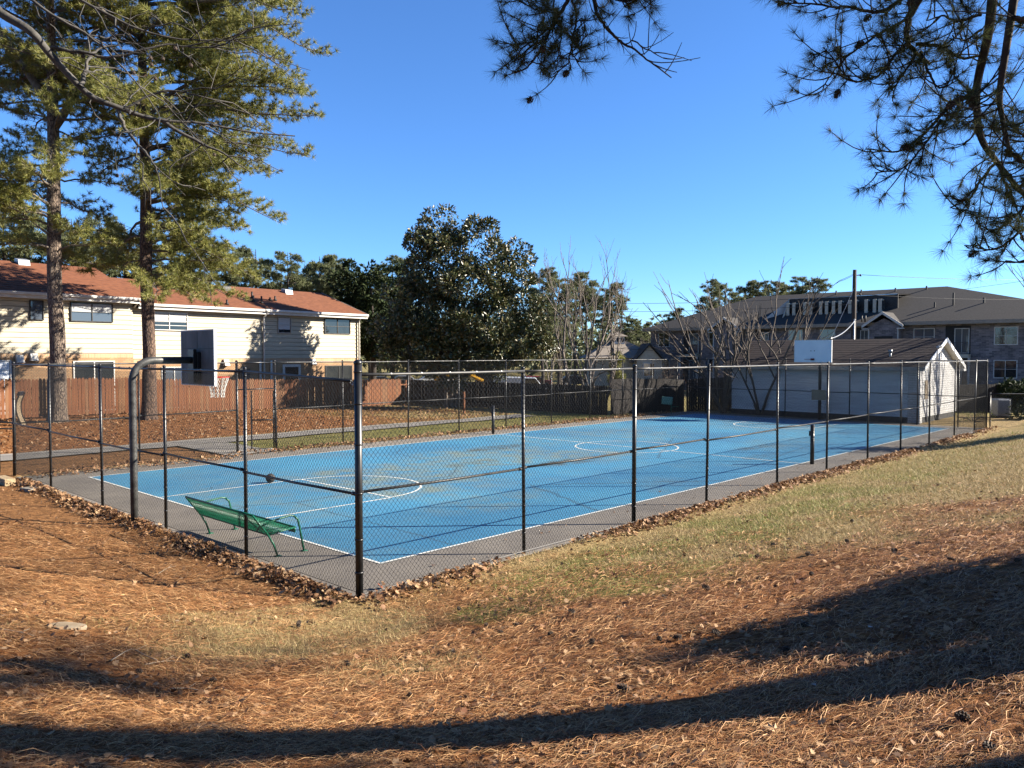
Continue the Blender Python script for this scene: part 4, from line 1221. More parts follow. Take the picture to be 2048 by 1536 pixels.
lz = MB().box((-2.5, 3.2, 4.6), (-.9, 4.8, 5.5)).build("roof_lantern", M['white'], bh)
MB().add([(-2.9, 2.8, 5.5), (-.5, 2.8, 5.5), (-.5, 5.2, 5.5), (-2.9, 5.2, 5.5), (-1.7, 4, 6.05)], [(0, 1, 4), (1, 2, 4), (2, 3, 4), (3, 0, 4), (3, 2, 1, 0)]).build("lantern_roof", M['tanroof'], lz)
for k in range(3): MB().box((-2.35 + k * .5, 3.17, 4.85), (-1.98 + k * .5, 3.198, 5.3)).build("lantern_pane", M['dark'], lz)

# ------------------------------------------------------------------ utility pole and wires
pp = Wp(1706, 58, 0)
up_ = thing("utility_pole", "dark wooden utility pole rising behind the white shed", "pole", (pp[0], pp[1], 0))
MB().tube([(pp[0], pp[1], -.5), (pp[0], pp[1], 5), (pp[0] + .04, pp[1], 9.5)], [.17, .16, .13], 12).build("pole", M['polewood'], up_, True)
MB().tube([(pp[0] - .2, pp[1] - .1, 0), (pp[0] - .2, pp[1] - .1, 3.9 + 2)], .07, 8).build("riser_conduit", M['steel'], up_, True)
for z in (9.1, 7.7):
    MB().tube([(pp[0], pp[1], z), (pp[0] + .3, pp[1] - .3, z)], .035, 6).sphere((pp[0] + .32, pp[1] - .32, z), (.07, .07, .09), 8, 5).build("insulator", M['galvdark'], up_, True)
bx = MB()
for k in range(3): bx.tube([(pp[0] + .5 + .15 * math.cos(k * 2.1), pp[1] - .55 + .15 * math.sin(k * 2.1), 5.7), (pp[0] + .5 + .15 * math.cos(k * 2.1), pp[1] - .55 + .15 * math.sin(k * 2.1), 6.15)], .05, 6)
bx.build("cable_splice", M['galvdark'], up_, True)
def wire(label, a, b_, sag, r=.012, n=16):
    a = np.array(a); b_ = np.array(b_); t = np.linspace(0, 1, n)
    P = a[None] + (b_ - a)[None] * t[:, None]; P[:, 2] -= sag * 4 * t * (1 - t)
    w = MB().tube(P, r, 5).build("overhead_wire", M['black'] if r < .03 else M['steel'], None, True)
    return tag(w, label, "wire", "overhead wires")
P0 = np.array([pp[0], pp[1], 0])
wire("top overhead wire leaving the utility pole to the right", P0 + (0.2, -.2, 9.15), Wp(2300, 70, 10.2), .35, .014)
wire("second overhead wire leaving the utility pole to the right", P0 + (0.2, -.2, 7.75), Wp(2300, 66, 8.5), .5, .014)
wire("wire crossing behind the apartment roof at the right, rising outward", Wp(1850, 95, 10.6), Wp(2300, 78, 12.6), .2, .016)
wire("lower wire crossing behind the apartment hip at the right", Wp(1930, 95, 8.9), Wp(2300, 84, 9.6), .2, .016)
wire("upper of the two wires crossing the sky left of the utility pole", P0 + (-.1, .1, 7.6), Wp(900, 120, 12.6), 1.0, .018)
wire("lower of the two wires crossing the sky left of the utility pole", P0 + (-.1, .1, 7.0), Wp(900, 120, 11.4), 1.0, .018)
wire("thick pale service cable dropping from the pole to the shed roof", P0 + (.1, -.1, 5.9), (SX + 3.2, on_x(1660, SX + 3.2), 4.2), .25, .035)
wire("thin guy wire slanting from the pole to the shed roof", P0 + (0, 0, 8.2), (SX + 3.2, on_x(1660, SX + 3.2), 4.15), .05, .012)
wire("dark cable crossing low in front of the apartment windows", Wp(1200, 66, 3.9), Wp(2300, 50, 2.6), .2, .016)
wire("lowest dark cable crossing in front of the apartment wall", Wp(1230, 64, 4.6), Wp(2300, 52, 2.0), .25, .014)

# ------------------------------------------------------------------ vehicles beyond the dark fence
def car(label, p, rz, mat, kind=0):
    t = thing("parked_car" if kind == 0 else "parked_van", label, "car" if kind == 0 else "van", p, rz, "vehicles parked beyond the dark fence", local=True)
    if kind == 0:
        prof = [(-2.2, .35), (2.2, .35), (2.25, .7), (2.1, .9), (1.1, 1.0), (.5, 1.45), (-1.1, 1.48), (-1.8, 1.05), (-2.2, .95)]
        gl = [(.95, 1.0), (.45, 1.39), (-1.05, 1.42), (-1.6, 1.05)]
    else:
        prof = [(-2.6, .4), (2.5, .4), (2.55, .9), (2.0, 1.2), (1.4, 2.0), (-2.5, 2.1), (-2.6, 1.9)]
        gl = [(1.9, 1.25), (1.4, 1.9), (.4, 1.92), (.4, 1.25)]
    MB().prism(prof, -.85, .85, 'y').build("body", M[mat], t, bevel=.08)
    MB().prism(gl, -.857, .857, 'y').build("side_windows", M['glass'], t)
    a, b_ = gl[0], gl[1]
    MB().add([(a[0] + .12, -.7, a[1]), (a[0] + .12, .7, a[1]), (b_[0] + .1, .62, b_[1] + .02), (b_[0] + .1, -.62, b_[1] + .02)], [(0, 1, 2, 3)]).build("windscreen", M['glassblue'], t)
    for xw in (-1.35, 1.4):
        for s in (-1, 1):
            w = MB().tube([(xw, s * .68, .33), (xw, s * .88, .33)], .33, 18).build("wheel", M['rubber'], t, True)
            MB().tube([(xw, s * .881, .33), (xw, s * .89, .33)], .19, 14).build("rim", M['steel'], w, True)
    for s in (-.6, .6): MB().box((prof[2][0] - .03, s - .15, .68), (prof[2][0] + .02, s + .15, .82)).build("headlight", M['white'], t)
    return t
arx = math.atan2(RT[1], RT[0])
for (px, d, m_, rz, lab, k) in ((812, 104, 'carsilver', .2, "silver parked car leftmost of those glimpsed above the dark fence", 0), (868, 106, 'carwhite', .2, "white parked car glimpsed above the dark fence below the magnolia", 0),
                          (1068, 101, 'carred', .1, "red parked car glimpsed above the dark fence right of the yellow loader", 0), (1042, 76, 'carwhite', .0, "white parked van beside the yellow loader", 1),
                          (1150, 103, 'cardark', .1, "dark parked car glimpsed behind the bare tree trunks", 0), (762, 100, 'cardark', .3, "dark parked car at the right end of the town house", 0)):
    p = Wp(px, d, 0); car(lab, (p[0], p[1], gz(p[0], p[1])), arx + rz, m_, k)
p = Wp(985, 68, 0)
ld = thing("loader", "yellow loader with raised boom parked beyond the dark fence", "loader", (p[0], p[1], gz(p[0], p[1])), arx, local=True)
MB().prism([(-2.2, .5), (.2, .5), (.2, 1.3), (-.4, 1.4), (-2.2, 1.35)], -.8, .8, 'y').build("body", M['yellow'], ld, bevel=.05)
cabo = MB().prism([(-1.2, 1.35), (.1, 1.35), (0, 2.3), (-1.1, 2.3)], -.6, .6, 'y').build("cab", M['glass'], ld)
MB().box((-1.3, -.68, 2.3), (.15, .68, 2.4)).build("cab_roof", M['white'], cabo)
ld.scale = (1.25, 1.25, 1.3)
MB().tube([(-.6, -.7, 1.5), (-1.8, -.7, 2.05), (-3.4, -.7, 1.75)], .13, 6).tube([(-.6, .7, 1.5), (-1.8, .7, 2.05), (-3.4, .7, 1.75)], .13, 6).build("boom", M['yellow'], ld)
MB().prism([(-3.3, 1.4), (-3.9, 1.5), (-4.0, 1.95), (-3.3, 1.9)], -.95, .95, 'y').build("bucket", M['yellow'], ld)
for xw in (-1.7, -.2):
    for s in (-1, 1): MB().tube([(xw, s * .6, .5), (xw, s * .95, .5)], .5, 16).build("wheel", M['rubber'], ld, True)

# caged white tank at the far right
p = Wp(2003, 41.5, 0)
tk = thing("caged_tank", "white plastic tank, greyed for shade, in a wire cage beside the last fence post", "tank", (p[0], p[1], 0), arx, local=True)
MB().box((-.55, -.5, .15), (.55, .5, 1.15)).build("tank", M['steel'], tk, bevel=.08)  # white plastic given a grey colour to stand for its shade
tk.scale = (.62, .62, .85)
cg = MB()
for z in (.15, .4, .65, .9, 1.17):
    cg.tube([(-.58, -.53, z), (.58, -.53, z), (.58, .53, z), (-.58, .53, z), (-.58, -.53, z)], .012, 5)
for k in range(6):
    u = -.58 + 1.16 * k / 5
    cg.tube([(u, -.54, .1), (u, -.54, 1.17)], .012, 5).tube([(u, .54, .1), (u, .54, 1.17)], .012, 5)
cg.build("cage", M['steel'], tk)
MB().box((-.6, -.55, 0), (.6, .55, .12)).build("pallet", M['wooddark'], tk)
#@@VEG
# ------------------------------------------------------------------ vegetation generators
def tufts(nb, C, D, rng, K=14, ln=.22, w=.02, spread=.75, gl=None):
    """K thin needles fanning out round direction D from every point C"""
    C = np.asarray(C, float); D = unit(np.asarray(D, float)); n = len(C)
    v = unit(D[:, None, :] * .8 + rng.normal(size=(n, K, 3)) * spread)
    L = ln * rng.uniform(.65, 1.1, (n, K, 1))
    s = unit(np.cross(v, rng.normal(size=(n, K, 3)))) * (w / 2)
    b = C[:, None, :] + v * L * .06
    t = C[:, None, :] + v * L; t[..., 2] -= (L[..., 0] ** 2) * .25
    V = np.stack([b - s, b + s, t], 2).reshape(-1, 3)
    nb.add(V, np.arange(len(V)).reshape(-1, 3))

def leaves(nb, C, rng, ln=.2, w=.09, up=.4, D=None):
    """one folded diamond leaf at every point"""
    C = np.asarray(C, float); n = len(C)
    d = rng.normal(size=(n, 3)) if D is None else unit(D) * 1.2 + rng.normal(size=(n, 3)) * .8
    d = unit(d); nn = unit(rng.normal(size=(n, 3)) + np.array([0, 0, up]))
    s = unit(np.cross(d, nn)); nn = np.cross(s, d)
    L = ln * rng.uniform(.7, 1.15, (n, 1)); W_ = w * rng.uniform(.8, 1.15, (n, 1))
    a = C; tip = C + d * L; m1 = C + d * L * .45 + s * W_ / 2 + nn * W_ * .18; m2 = C + d * L * .45 - s * W_ / 2 + nn * W_ * .18
    V = np.stack([a, m1, tip, m2], 1).reshape(-1, 3)
    i = np.arange(n)[:, None] * 4
    nb.add(V, np.concatenate([i + np.array([[0, 1, 2]]), i + np.array([[0, 2, 3]])]))

def trunk_mesh(pts, R, n=20, rough=.06, seed=1, flare=0):
    P = curve(pts, 40); R = np.interp(np.linspace(0, 1, len(P)), np.linspace(0, 1, len(R)), R)
    V, F = tube(P, R, n)
    rng = np.random.default_rng(seed)
    V = V.reshape(len(P), n, 3)
    ph = rng.random(6) * 7
    for i in range(len(P)):
        th = np.arange(n) * 2 * np.pi / n
        k = 1 + rough * (np.sin(th * 3 + ph[0] + i * .3) * .4 + np.sin(th * 5 + ph[1] - i * .23) * .4 + rng.normal(size=n) * .5)
        if flare: k = k + flare * math.exp(-i * 1.1) * (1 + .4 * np.sin(th * 4 + ph[2]))
        V[i] = P[i] + (V[i] - P[i]) * k[:, None]
    F = np.array(F)
    nb = NB(); nb.add(V.reshape(-1, 3), np.concatenate([F[:, [0, 1, 2]], F[:, [0, 2, 3]]]))
    return nb, P, R

def gen_pine(rng, H, r0, zlow, env, nl, K=14, ln=.22, w=.024, twig_step=.27, azbias=None, lean=(0, 0), flare=.35, twr=.012, base_flat=1.0, twd=5):
    """returns trunk, limbs, needles as NBs, built round the origin"""
    zz = np.linspace(-.3, H, 9)
    pts = [(lean[0] * z / H + rng.normal() * .05 * (z > 1), lean[1] * z / H + rng.normal() * .05 * (z > 1), z) for z in zz]
    tb, P, R = trunk_mesh(pts, [r0 * 1.1, r0, r0 * .93, r0 * .86, r0 * .75, r0 * .62, r0 * .45, r0 * .25, .03], 22, .05, int(rng.integers(1e6)), flare)
    lb = NB(); nd = NB(); C = []; D = []
    for i in range(nl):
        f = (i + rng.random()) / nl
        z = zlow + (H - zlow - .3) * f
        base = np.array([np.interp(z, P[:, 2], P[:, k]) for k in range(3)])
        az = rng.random() * 2 * np.pi if azbias is None or rng.random() < .45 else azbias + rng.normal() * .7
        L = env(z) * rng.uniform(.55, 1.08)
        h = np.array([math.cos(az), math.sin(az), 0])
        up = rng.uniform(.05, .45) + .5 * max(0, f - .75); dr = rng.uniform(.1, .45) * base_flat
        t = np.linspace(0, 1, 8)[:, None]
        wob = np.cumsum(rng.normal(size=(8, 3)) * .04 * L, 0); wob[0] = 0
        LP = base + h * L * t + np.array([0, 0, 1]) * (up * L * t - dr * L * t * t) + wob * .6
        lb.tube(LP, np.linspace(max(.02, .012 + .010 * L), .008, 8), 6)
        side = np.array([-h[1], h[0], 0])
        nt_ = int(L * twd) + 3
        for j in range(nt_):
            u = .18 + .82 * (j + rng.random()) / nt_
            b = np.array([np.interp(u, t[:, 0], LP[:, k]) for k in range(3)])
            tl = (.30 * L * (1.08 - u) + .35) * rng.uniform(.6, 1.15)
            d = unit(h * rng.uniform(.3, .9) + side * (1 if j % 2 else -1) * rng.uniform(.4, 1) + np.array([0, 0, rng.uniform(-.25, .5)]))
            q = np.linspace(0, 1, 4)[:, None]
            TP = b + d * tl * q + np.array([0, 0, 1]) * (.15 * tl * q * q) + rng.normal(size=(4, 3)) * .03
            TP[0] = b
            lb.tube(TP, np.linspace(twr, .004, 4), 3)
            m = max(2, int(tl / twig_step))
            for k in range(m):
                s = .25 + .75 * (k + .6) / m
                s = min(s, 1)
                C.append([np.interp(s, q[:, 0], TP[:, c]) for c in range(3)] + rng.normal(size=3) * .04)
                D.append(d + np.array([0, 0, .45]) + rng.normal(size=3) * .3)
    tufts(nd, C, D, rng, K, ln, w)
    return tb, lb, nd

def gen_bare(rng, base, dirs, ln, r, depth=4, sides=4, fork=(2, 3), spread=.5, upb=.15, shrink=.68):
    nb = NB()
    def grow(p, d, L, rr, dep):
        n = 5
        P = [p]; dd = d
        for k in range(n - 1):
            dd = unit(dd + rng.normal(size=3) * .10 + np.array([0, 0, upb * .3]))
            P.append(P[-1] + dd * L / (n - 1))
        P = np.array(P)
        nb.tube(P, np.linspace(rr, rr * .62, n), sides if dep > 1 else 3)
        if dep <= 0: return
        for _ in range(int(rng.integers(fork[0], fork[1] + 1))):
            u = rng.uniform(.45, 1.0)
            q = np.array([np.interp(u, np.linspace(0, 1, n), P[:, c]) for c in range(3)])
            nd_ = unit(dd + rng.normal(size=3) * spread + np.array([0, 0, upb]))
            grow(q, nd_, L * shrink * rng.uniform(.75, 1.15), rr * .58, dep - 1)
        grow(P[-1], unit(dd + rng.normal(size=3) * .15), L * shrink, rr * .62, dep - 1)
    for d in dirs:
        grow(np.array(base, float), unit(d), ln * rng.uniform(.85, 1.15), r * rng.uniform(.75, 1.1), depth)
    return nb

def tree_thing(name, label, p, parts, group=None, rz=0.0):
    t = thing(name, label, "tree", p, rz, group, local=True)
    for nm, nb, mat, smo in parts:
        nb.build(nm, mat, t, smo)
    return t

RG = np.random.default_rng(11)
# ------------------------------------------------------------------ the two tall pines by the wooden fence
def env1(z): return 4.4 + 1.6 * math.exp(-((z - 15) / 5) ** 2) - 2.0 * max(0, (7.5 - z) / 3)
def env2(z): return np.interp(z, [5.5, 8, 11, 14, 18, 22, 26], [3.6, 5.6, 5.8, 7.6, 8.6, 6.5, 2.5])
p = Wp(113, 33.5, 0); z0 = gz(p[0], p[1])
tb, lb, nd = gen_pine(RG, 25, .30, 6.6, env1, 84, K=32, ln=.28, w=.022, twd=6.3)
# two big forking limbs of the left pine
for pts in ([(0, 0, 13.2), (-.9 * RT[0], -.9 * RT[1], 14.6), (-2.2 * RT[0], -2.2 * RT[1], 16.6), (-3.4 * RT[0], -3.4 * RT[1], 19)],
            [(0, 0, 12.2), (.8 * RT[0], .8 * RT[1], 13.4), (1.3 * RT[0], 1.3 * RT[1], 15.2), (2.3 * RT[0], 2.3 * RT[1], 17)]):
    lb.tube(curve(pts, 12), np.linspace(.20, .08, len(curve(pts, 12))), 10)
tree_thing("pine_tree", "tall pine at the far left with forking grey trunk in front of the picket fence", (p[0], p[1], z0), [("trunk", tb, M['bark'], True), ("limb", lb, M['twig'], False), ("crown", nd, M['needle'], False)], "tall pines on the leaf covered lawn")
p = Wp(296, 35.5, 0); z0 = gz(p[0], p[1])
tb, lb, nd = gen_pine(RG, 27, .275, 5.7, env2, 118, K=32, ln=.28, w=.024, twd=7.4, azbias=math.atan2(RT[1], RT[0]))
tree_thing("pine_tree", "tall pine with straight reddish brown trunk and wide drooping crown behind the gooseneck pole", (p[0], p[1], z0), [("trunk", tb, M['barkred'], True), ("limb", lb, M['twig'], False), ("crown", nd, M['needle'], False)], "tall pines on the leaf covered lawn")

# ------------------------------------------------------------------ magnolia and the dark evergreen left of it
def blob_tree(rng, d, blobs, n_per, ln, w, up=.35, thick=.35):
    """leaves on the shells of blobs given in photo pixels (x, y, radius) at distance d"""
    nb = NB(); cent = []
    for (px, py, r, dz) in blobs:
        c = S(px, py, d + dz); R = r * d / FPX
        m = max(5, int((r / 12.2) ** 2))
        for _ in range(m):                                     # sub clumps on the blob
            v = unit(rng.normal(size=3)); q = c + v * R * rng.uniform(.45, .95)
            cent.append((q, R))
            k = int(n_per * rng.uniform(.6, 1.3))
            vv = unit(rng.normal(size=(k, 3)) + v * .5)
            rad = rng.uniform(.35, .75)
            C = q + vv * rad * rng.uniform(1 - thick, 1.05, (k, 1))
            leaves(nb, C, rng, ln, w, up, vv)
    return nb, cent
RG = np.random.default_rng(21)
mp = Wp(903, 49, 0); mz = gz(mp[0], mp[1])
MAGB = [(895, 455, 42, 0), (850, 462, 32, 0), (840, 500, 34, .5), (900, 510, 55, 0), (965, 470, 36, 0), (985, 520, 46, 0), (1040, 510, 30, 0), (1020, 560, 46, -.5), (870, 560, 62, 0), (940, 580, 70, -1),
        (820, 600, 48, .5), (860, 640, 72, -.5), (960, 650, 80, -1.5), (1035, 620, 52, -.5), (1050, 670, 50, -.8), (1085, 690, 26, -.5), (800, 665, 50, .5), (855, 695, 52, -.5), (945, 688, 54, -1.5), (1020, 700, 36, -1),
        (790, 712, 34, .5), (900, 745, 32, -1.2), (990, 726, 20, -1), (850, 738, 30, 0)]
nb, cent = blob_tree(RG, 48.5, MAGB, 130, .28, .115)
tb = NB()
for off, top, r in (((0, 0), (.2, .1, 8.5), .20), ((-.35, .1), (-1.2, .3, 6.5), .15), ((.2, -.2), (1.6, .2, 7.5), .14)):
    tb.tube(curve([(off[0], off[1], -.3), (off[0] * 1.2, off[1], 1.5), (top[0] * .5, top[1], 4), top], 12), np.linspace(r, r * .35, 12), 9)
rb = NB()
for (q, R) in cent[::4]:
    q = np.array(q) - np.array([mp[0], mp[1], mz]); b = np.array([q[0] * .1, q[1] * .1, max(1.5, q[2] * .6)])
    rb.tube(curve([b, (b + q) / 2 + RG.normal(size=3) * .2, q], 8), np.linspace(.06, .012, 8), 4)
for nb_ in (nb,):
    for v in nb_.V: v -= np.array([mp[0], mp[1], mz], np.float32)
tree_thing("magnolia_tree", "large dark glossy magnolia with pale stems at the centre of the view", (mp[0], mp[1], mz), [("trunk", tb, M['twigpale'], True), ("limb", rb, M['twigdark'], False), ("crown", nb, M['magleaf'], False)])
ep = Wp(745, 56, 0); ez = gz(ep[0], ep[1])
EVB = [(720, 545, 32, 0), (700, 575, 38, 0), (745, 590, 44, 0), (770, 620, 48, -.5), (735, 650, 46, 0), (770, 680, 46, -.5), (745, 705, 36, 0), (690, 620, 30, 1), (800, 560, 26, .5), (810, 650, 30, 0)]
nb, cent = blob_tree(RG, 56.5, EVB, 110, .34, .15)
for v in nb.V: v -= np.array([ep[0], ep[1], ez], np.float32)
tb = NB(); tb.tube([(0, 0, -.3), (.1, 0, 3), (.0, .1, 8)], [.26, .2, .08], 9)
tree_thing("evergreen_tree", "very dark evergreen tree between the town house end and the magnolia", (ep[0], ep[1], ez), [("trunk", tb, M['twigdark'], True), ("crown", nb, M['shrubleaf'], False)])

# ------------------------------------------------------------------ bare trees
RG = np.random.default_rng(31)
def bare(label, px, d, ln, r, dirs, depth, seed, mat, name="bare_tree", group="leafless trees", **kw):
    rng = np.random.default_rng(seed)
    p = Wp(px, d, 0)
    nb = gen_bare(rng, (0, 0, -.2), dirs, ln, r, depth, **kw)
    t = thing(name, label, "tree", (p[0], p[1], gz(p[0], p[1])), 0, group, local=True)
    nb.build("branches", mat, t, True)
    return t
def fan(n, tilt, seed):
    rng = np.random.default_rng(seed); out = []
    for i in range(n):
        a = 2 * math.pi * i / n + rng.normal() * .3
        out.append((math.cos(a) * tilt * rng.uniform(.5, 1.1), math.sin(a) * tilt * rng.uniform(.5, 1.1), 1))
    return out
bare("tall pale leafless tree right of the magnolia, its thin top above the pines", 1168, 46, 4.0, .13, [(-.15, .1, 1), (.25, -.1, 1), (-.45, .3, .9)], 5, 3, M['twigpale'], spread=.36, fork=(1, 2), upb=.2, shrink=.66)
bare("pale leafless tree with wide low limbs left of the apartment block", 1200, 44, 3.0, .10, fan(4, .85, 5), 4, 6, M['twigpale'], spread=.5, fork=(1, 2), upb=.1, shrink=.68)
bare("bare many stemmed tree fanning out behind the far end fence", 1448, 44.8, 3.75, .095, fan(8, .60, 7), 3, 8, M['twigbrown'], spread=.33, fork=(1, 2), upb=.12, shrink=.62)
bare("bare many stemmed tree standing left of the far white backboard", 1520, 43.4, 3.6, .09, fan(6, .50, 9) + [(RT[0] * .75, RT[1] * .75, 1)] * 2, 3, 10, M['twigbrown'], spread=.30, fork=(1, 2), upb=.12, shrink=.64)
bare("bare slender tree between the magnolia and the tall pale tree", 1128, 52, 2.6, .08, fan(2, .3, 12), 4, 13, M['twig'], spread=.4, fork=(1, 2), upb=.2)
for i, (px, d, ln, lab) in enumerate(((1652, 135, 4.2, "hazy round leafless tree above the apartment roof, left of the utility pole"), (1765, 150, 3.2, "leafless treetop showing above the apartment roof right of the utility pole"),
                         (1835, 150, 3.6, "leafless treetop showing above the apartment roof left of its hip end"), (2036, 95, 3.4, "leafless tree at the right edge beyond the apartment roof"), (1100, 110, 4.0, "far leafless tree among the pines right of the magnolia"), (620, 120, 4.6, "far leafless tree standing out among the pines above the town house"),
                         (1290, 105, 2.4, "small far leafless tree beside the beige house"))):
    bare(lab, px, d, ln, .14, fan(3, .25, 40 + i), 5, 50 + i, M['twig'], spread=.42, fork=(2, 2), upb=.2, sides=3)

# ------------------------------------------------------------------ far pines
def far_pine_meshes(seed, H, wide, flat):
    rng = np.random.default_rng(seed)
    env = (lambda z: wide * (.35 + .65 * math.sin(math.pi * min(1, max(0.08, (z - H * .35) / (H * .68))) ** .7))) if not flat else (lambda z: wide * (.45 + .55 * math.sin(math.pi * min(1, max(.1, (z - H * .6) / (H * .42))))))
    tb, lb, nd = gen_pine(rng, H, .24, H * (.36 if not flat else .6), env, 50 if not flat else 36, K=14, ln=.50, w=.075, twig_step=.30, twd=6, flare=.1, twr=.02)
    return [tb.mesh("trunk", True), lb.mesh("limb"), nd.mesh("crown")]
FP = [far_pine_meshes(61, 19, 3.4, False), far_pine_meshes(62, 18, 3.2, True), far_pine_meshes(63, 15, 3.6, False)]
for ms in FP:
    for m_, k in zip(ms, ('twigdark', 'twig', 'farneedle')): m_.materials.append(M[k])
def far_pine(label, px, d, top_y, kind, group, seed):
    rng = random.Random(seed)
    H = (19, 18, 15)[kind]
    p = Wp(px, d, 0)
    ztop = CAM[2] + (709.2 - top_y) * d / FPX
    s = ztop / H
    t = thing("pine_tree", label, "tree", (p[0], p[1], 0), rng.uniform(0, 6.28), group, local=True)
    t.scale = (s * rng.uniform(.9, 1.1), s * rng.uniform(.9, 1.1), s)
    for m_, nm in zip(FP[kind], ("trunk", "limb", "crown")): link(nm, m_, None, t)
ORD = ["first", "second", "third", "fourth", "fifth", "sixth", "seventh", "eighth", "ninth", "tenth", "eleventh", "twelfth", "thirteenth", "fourteenth"]
rows = [("pine beyond the town house roof", "pines beyond the town house", [(15, 70, 395, 2), (62, 74, 410, 0), (150, 80, 440, 2), (205, 74, 430, 0), (255, 78, 450, 2), (345, 76, 440, 0), (405, 80, 470, 2), (455, 82, 490, 0), (515, 84, 500, 2)]),
        ("far pine in the gap between the tall pine and the magnolia", "pines between the tall pine and the magnolia", [(548, 92, 528, 0), (577, 84, 506, 0), (610, 96, 528, 2), (640, 88, 514, 2), (668, 92, 518, 0), (690, 86, 530, 2), (740, 96, 540, 2), (785, 100, 514, 0), (818, 100, 522, 2)]),
        ("far pine between the magnolia and the apartment block", "pines right of the magnolia", [(1085, 78, 536, 0), (1118, 86, 552, 2), (1150, 92, 545, 1), (1172, 98, 560, 1), (1222, 92, 566, 1), (1205, 110, 590, 1), (1262, 108, 640, 2), (1288, 114, 646, 2), (1245, 116, 650, 2)]),
        ("far pine behind the apartment roof", "pines behind the apartment block", [(1345, 128, 618, 2), (1420, 122, 560, 0), (1450, 126, 572, 2), (1490, 130, 565, 2), (1515, 128, 563, 0), (1550, 132, 564, 2), (1578, 136, 570, 2), (1603, 130, 553, 0), (1624, 128, 558, 2)])]
k_ = 0
for lab, grp, lst in rows:
    lst = sorted(lst)
    for i, (px, d, ty, kd) in enumerate(lst):
        far_pine(f"{ORD[i]} from the left, {lab}", px, d, ty, kd, grp, 500 + k_); k_ += 1
# distant wood that closes the view
wood = NB(); rng = np.random.default_rng(71)
for i in range(3400):
    px = rng.uniform(-250, 2300); d = rng.uniform(130, 190)
    if 1330 < px < 2048 and rng.random() < .6: continue
    q = Wp(px, d, 0); hgt = rng.uniform(0, 1) ** .7 * (8.5 if px < 1320 else 4.0)
    tufts(wood, q + np.array([0, 0, hgt]) + rng.normal(size=(5, 3)) * .8, rng.normal(size=(5, 3)) + np.array([0, 0, 1]), rng, 6, 1.1, .55, 1.0)
tag(wood.build("distant_wood", M['farneedle']), "low distant wood closing the view behind houses and fences", "woodland", kind="stuff")

# ------------------------------------------------------------------ shrubs and hedge
def shrub(label, px, d, z0, blobs, mat, n_per, ln, w, name="shrub", cat="shrub", needles=False, seed=1):
    rng = np.random.default_rng(seed); p = Wp(px, d, 0); nb = NB(); st = NB()
    for (x_, y_, z_, r) in blobs:
        c = np.array([x_ * RT[0] + y_ * FH[0], x_ * RT[1] + y_ * FH[1], z_])
        for _ in range(max(4, int(14 * r * r))):
            v = unit(rng.normal(size=3)); q = c + v * r * rng.uniform(.4, 1)
            k = int(n_per * rng.uniform(.6, 1.3)); vv = unit(rng.normal(size=(k, 3)) + v * .4)
            if needles: tufts(nb, q + vv * .25, vv + np.array([0, 0, .4]), rng, 10, ln, w)
            else: leaves(nb, q + vv * rng.uniform(.15, .4, (k, 1)), rng, ln, w, .3, vv)
            st.tube(curve([(c[0] * .15, c[1] * .15, .0), c * .6 + np.array([0, 0, .1]), q], 6), np.linspace(.03, .008, 6), 3)
    t = thing(name, label, cat, (p[0], p[1], gz(p[0], p[1]) + z0), 0, None, local=True)
    st.build("stems", M['twig'], t); nb.build("foliage", mat, t)
    return t
shrub("soft young evergreen below the bare tree, left of the beige house", 1235, 62, 0, [(0, 0, 1.2, .9), (.1, 0, 2.2, .8), (-.1, 0, 3.2, .55), (0, 0, 4.0, .3)], M['needle'], 30, .3, .05, needles=True, seed=81)
shrub("russet leafed bush in front of the apartment's left corner", 1335, 56, 0, [(-1.0, 0, 1.8, 1.0), (.4, 0, 2.0, 1.2), (1.4, 0, 1.6, .9), (0, 0, 2.8, .7)], M['brownleaf'], 9, .16, .06, seed=82)
shrub("sparse russet bush beyond the shed roof's left end", 1470, 60, 0, [(-.8, 0, 2.6, .8), (1.0, 0, 2.9, 1.0), (2.4, 0, 2.6, .7)], M['brownleaf'], 7, .16, .06, seed=83)
shrub("dark clipped hedge right of the last fence post", 2030, 46, 0, [(-1.0, 0, .7, .8), (-.2, 0, .9, 1.0), (.9, 0, 1.0, 1.1), (2.6, 0, 1.0, 1.1), (4.2, 0, 1.1, 1.2), (0.2, 1, 1.3, .6), (1.8, 1, 1.4, .7)], M['shrubleaf'], 130, .22, .11, name="hedge", cat="hedge", seed=84)
shrub("dark undergrowth behind the low sagging fence at the right edge", 2060, 40, 0, [(-.6, 0, .4, .6), (.8, .2, .5, .7), (2.2, 0, .6, .8)], M['shrubleaf'], 80, .18, .09, name="undergrowth", cat="shrub", seed=85)
shrub("low green ivy patch on the ground behind the court's right end fence", 1948, 39.5, 0, [(0, 0, .12, .4), (.7, .1, .12, .4), (-.5, .2, .1, .3)], M['greengrass'], 12, .1, .06, name="ivy", cat="plant", seed=86)
# shrubs and trees outside the frame whose shade falls into it
def off_point(lat, dep):
    p = CAM + RT * lat + FH * dep
    return (p[0], p[1], gz(p[0], p[1]))

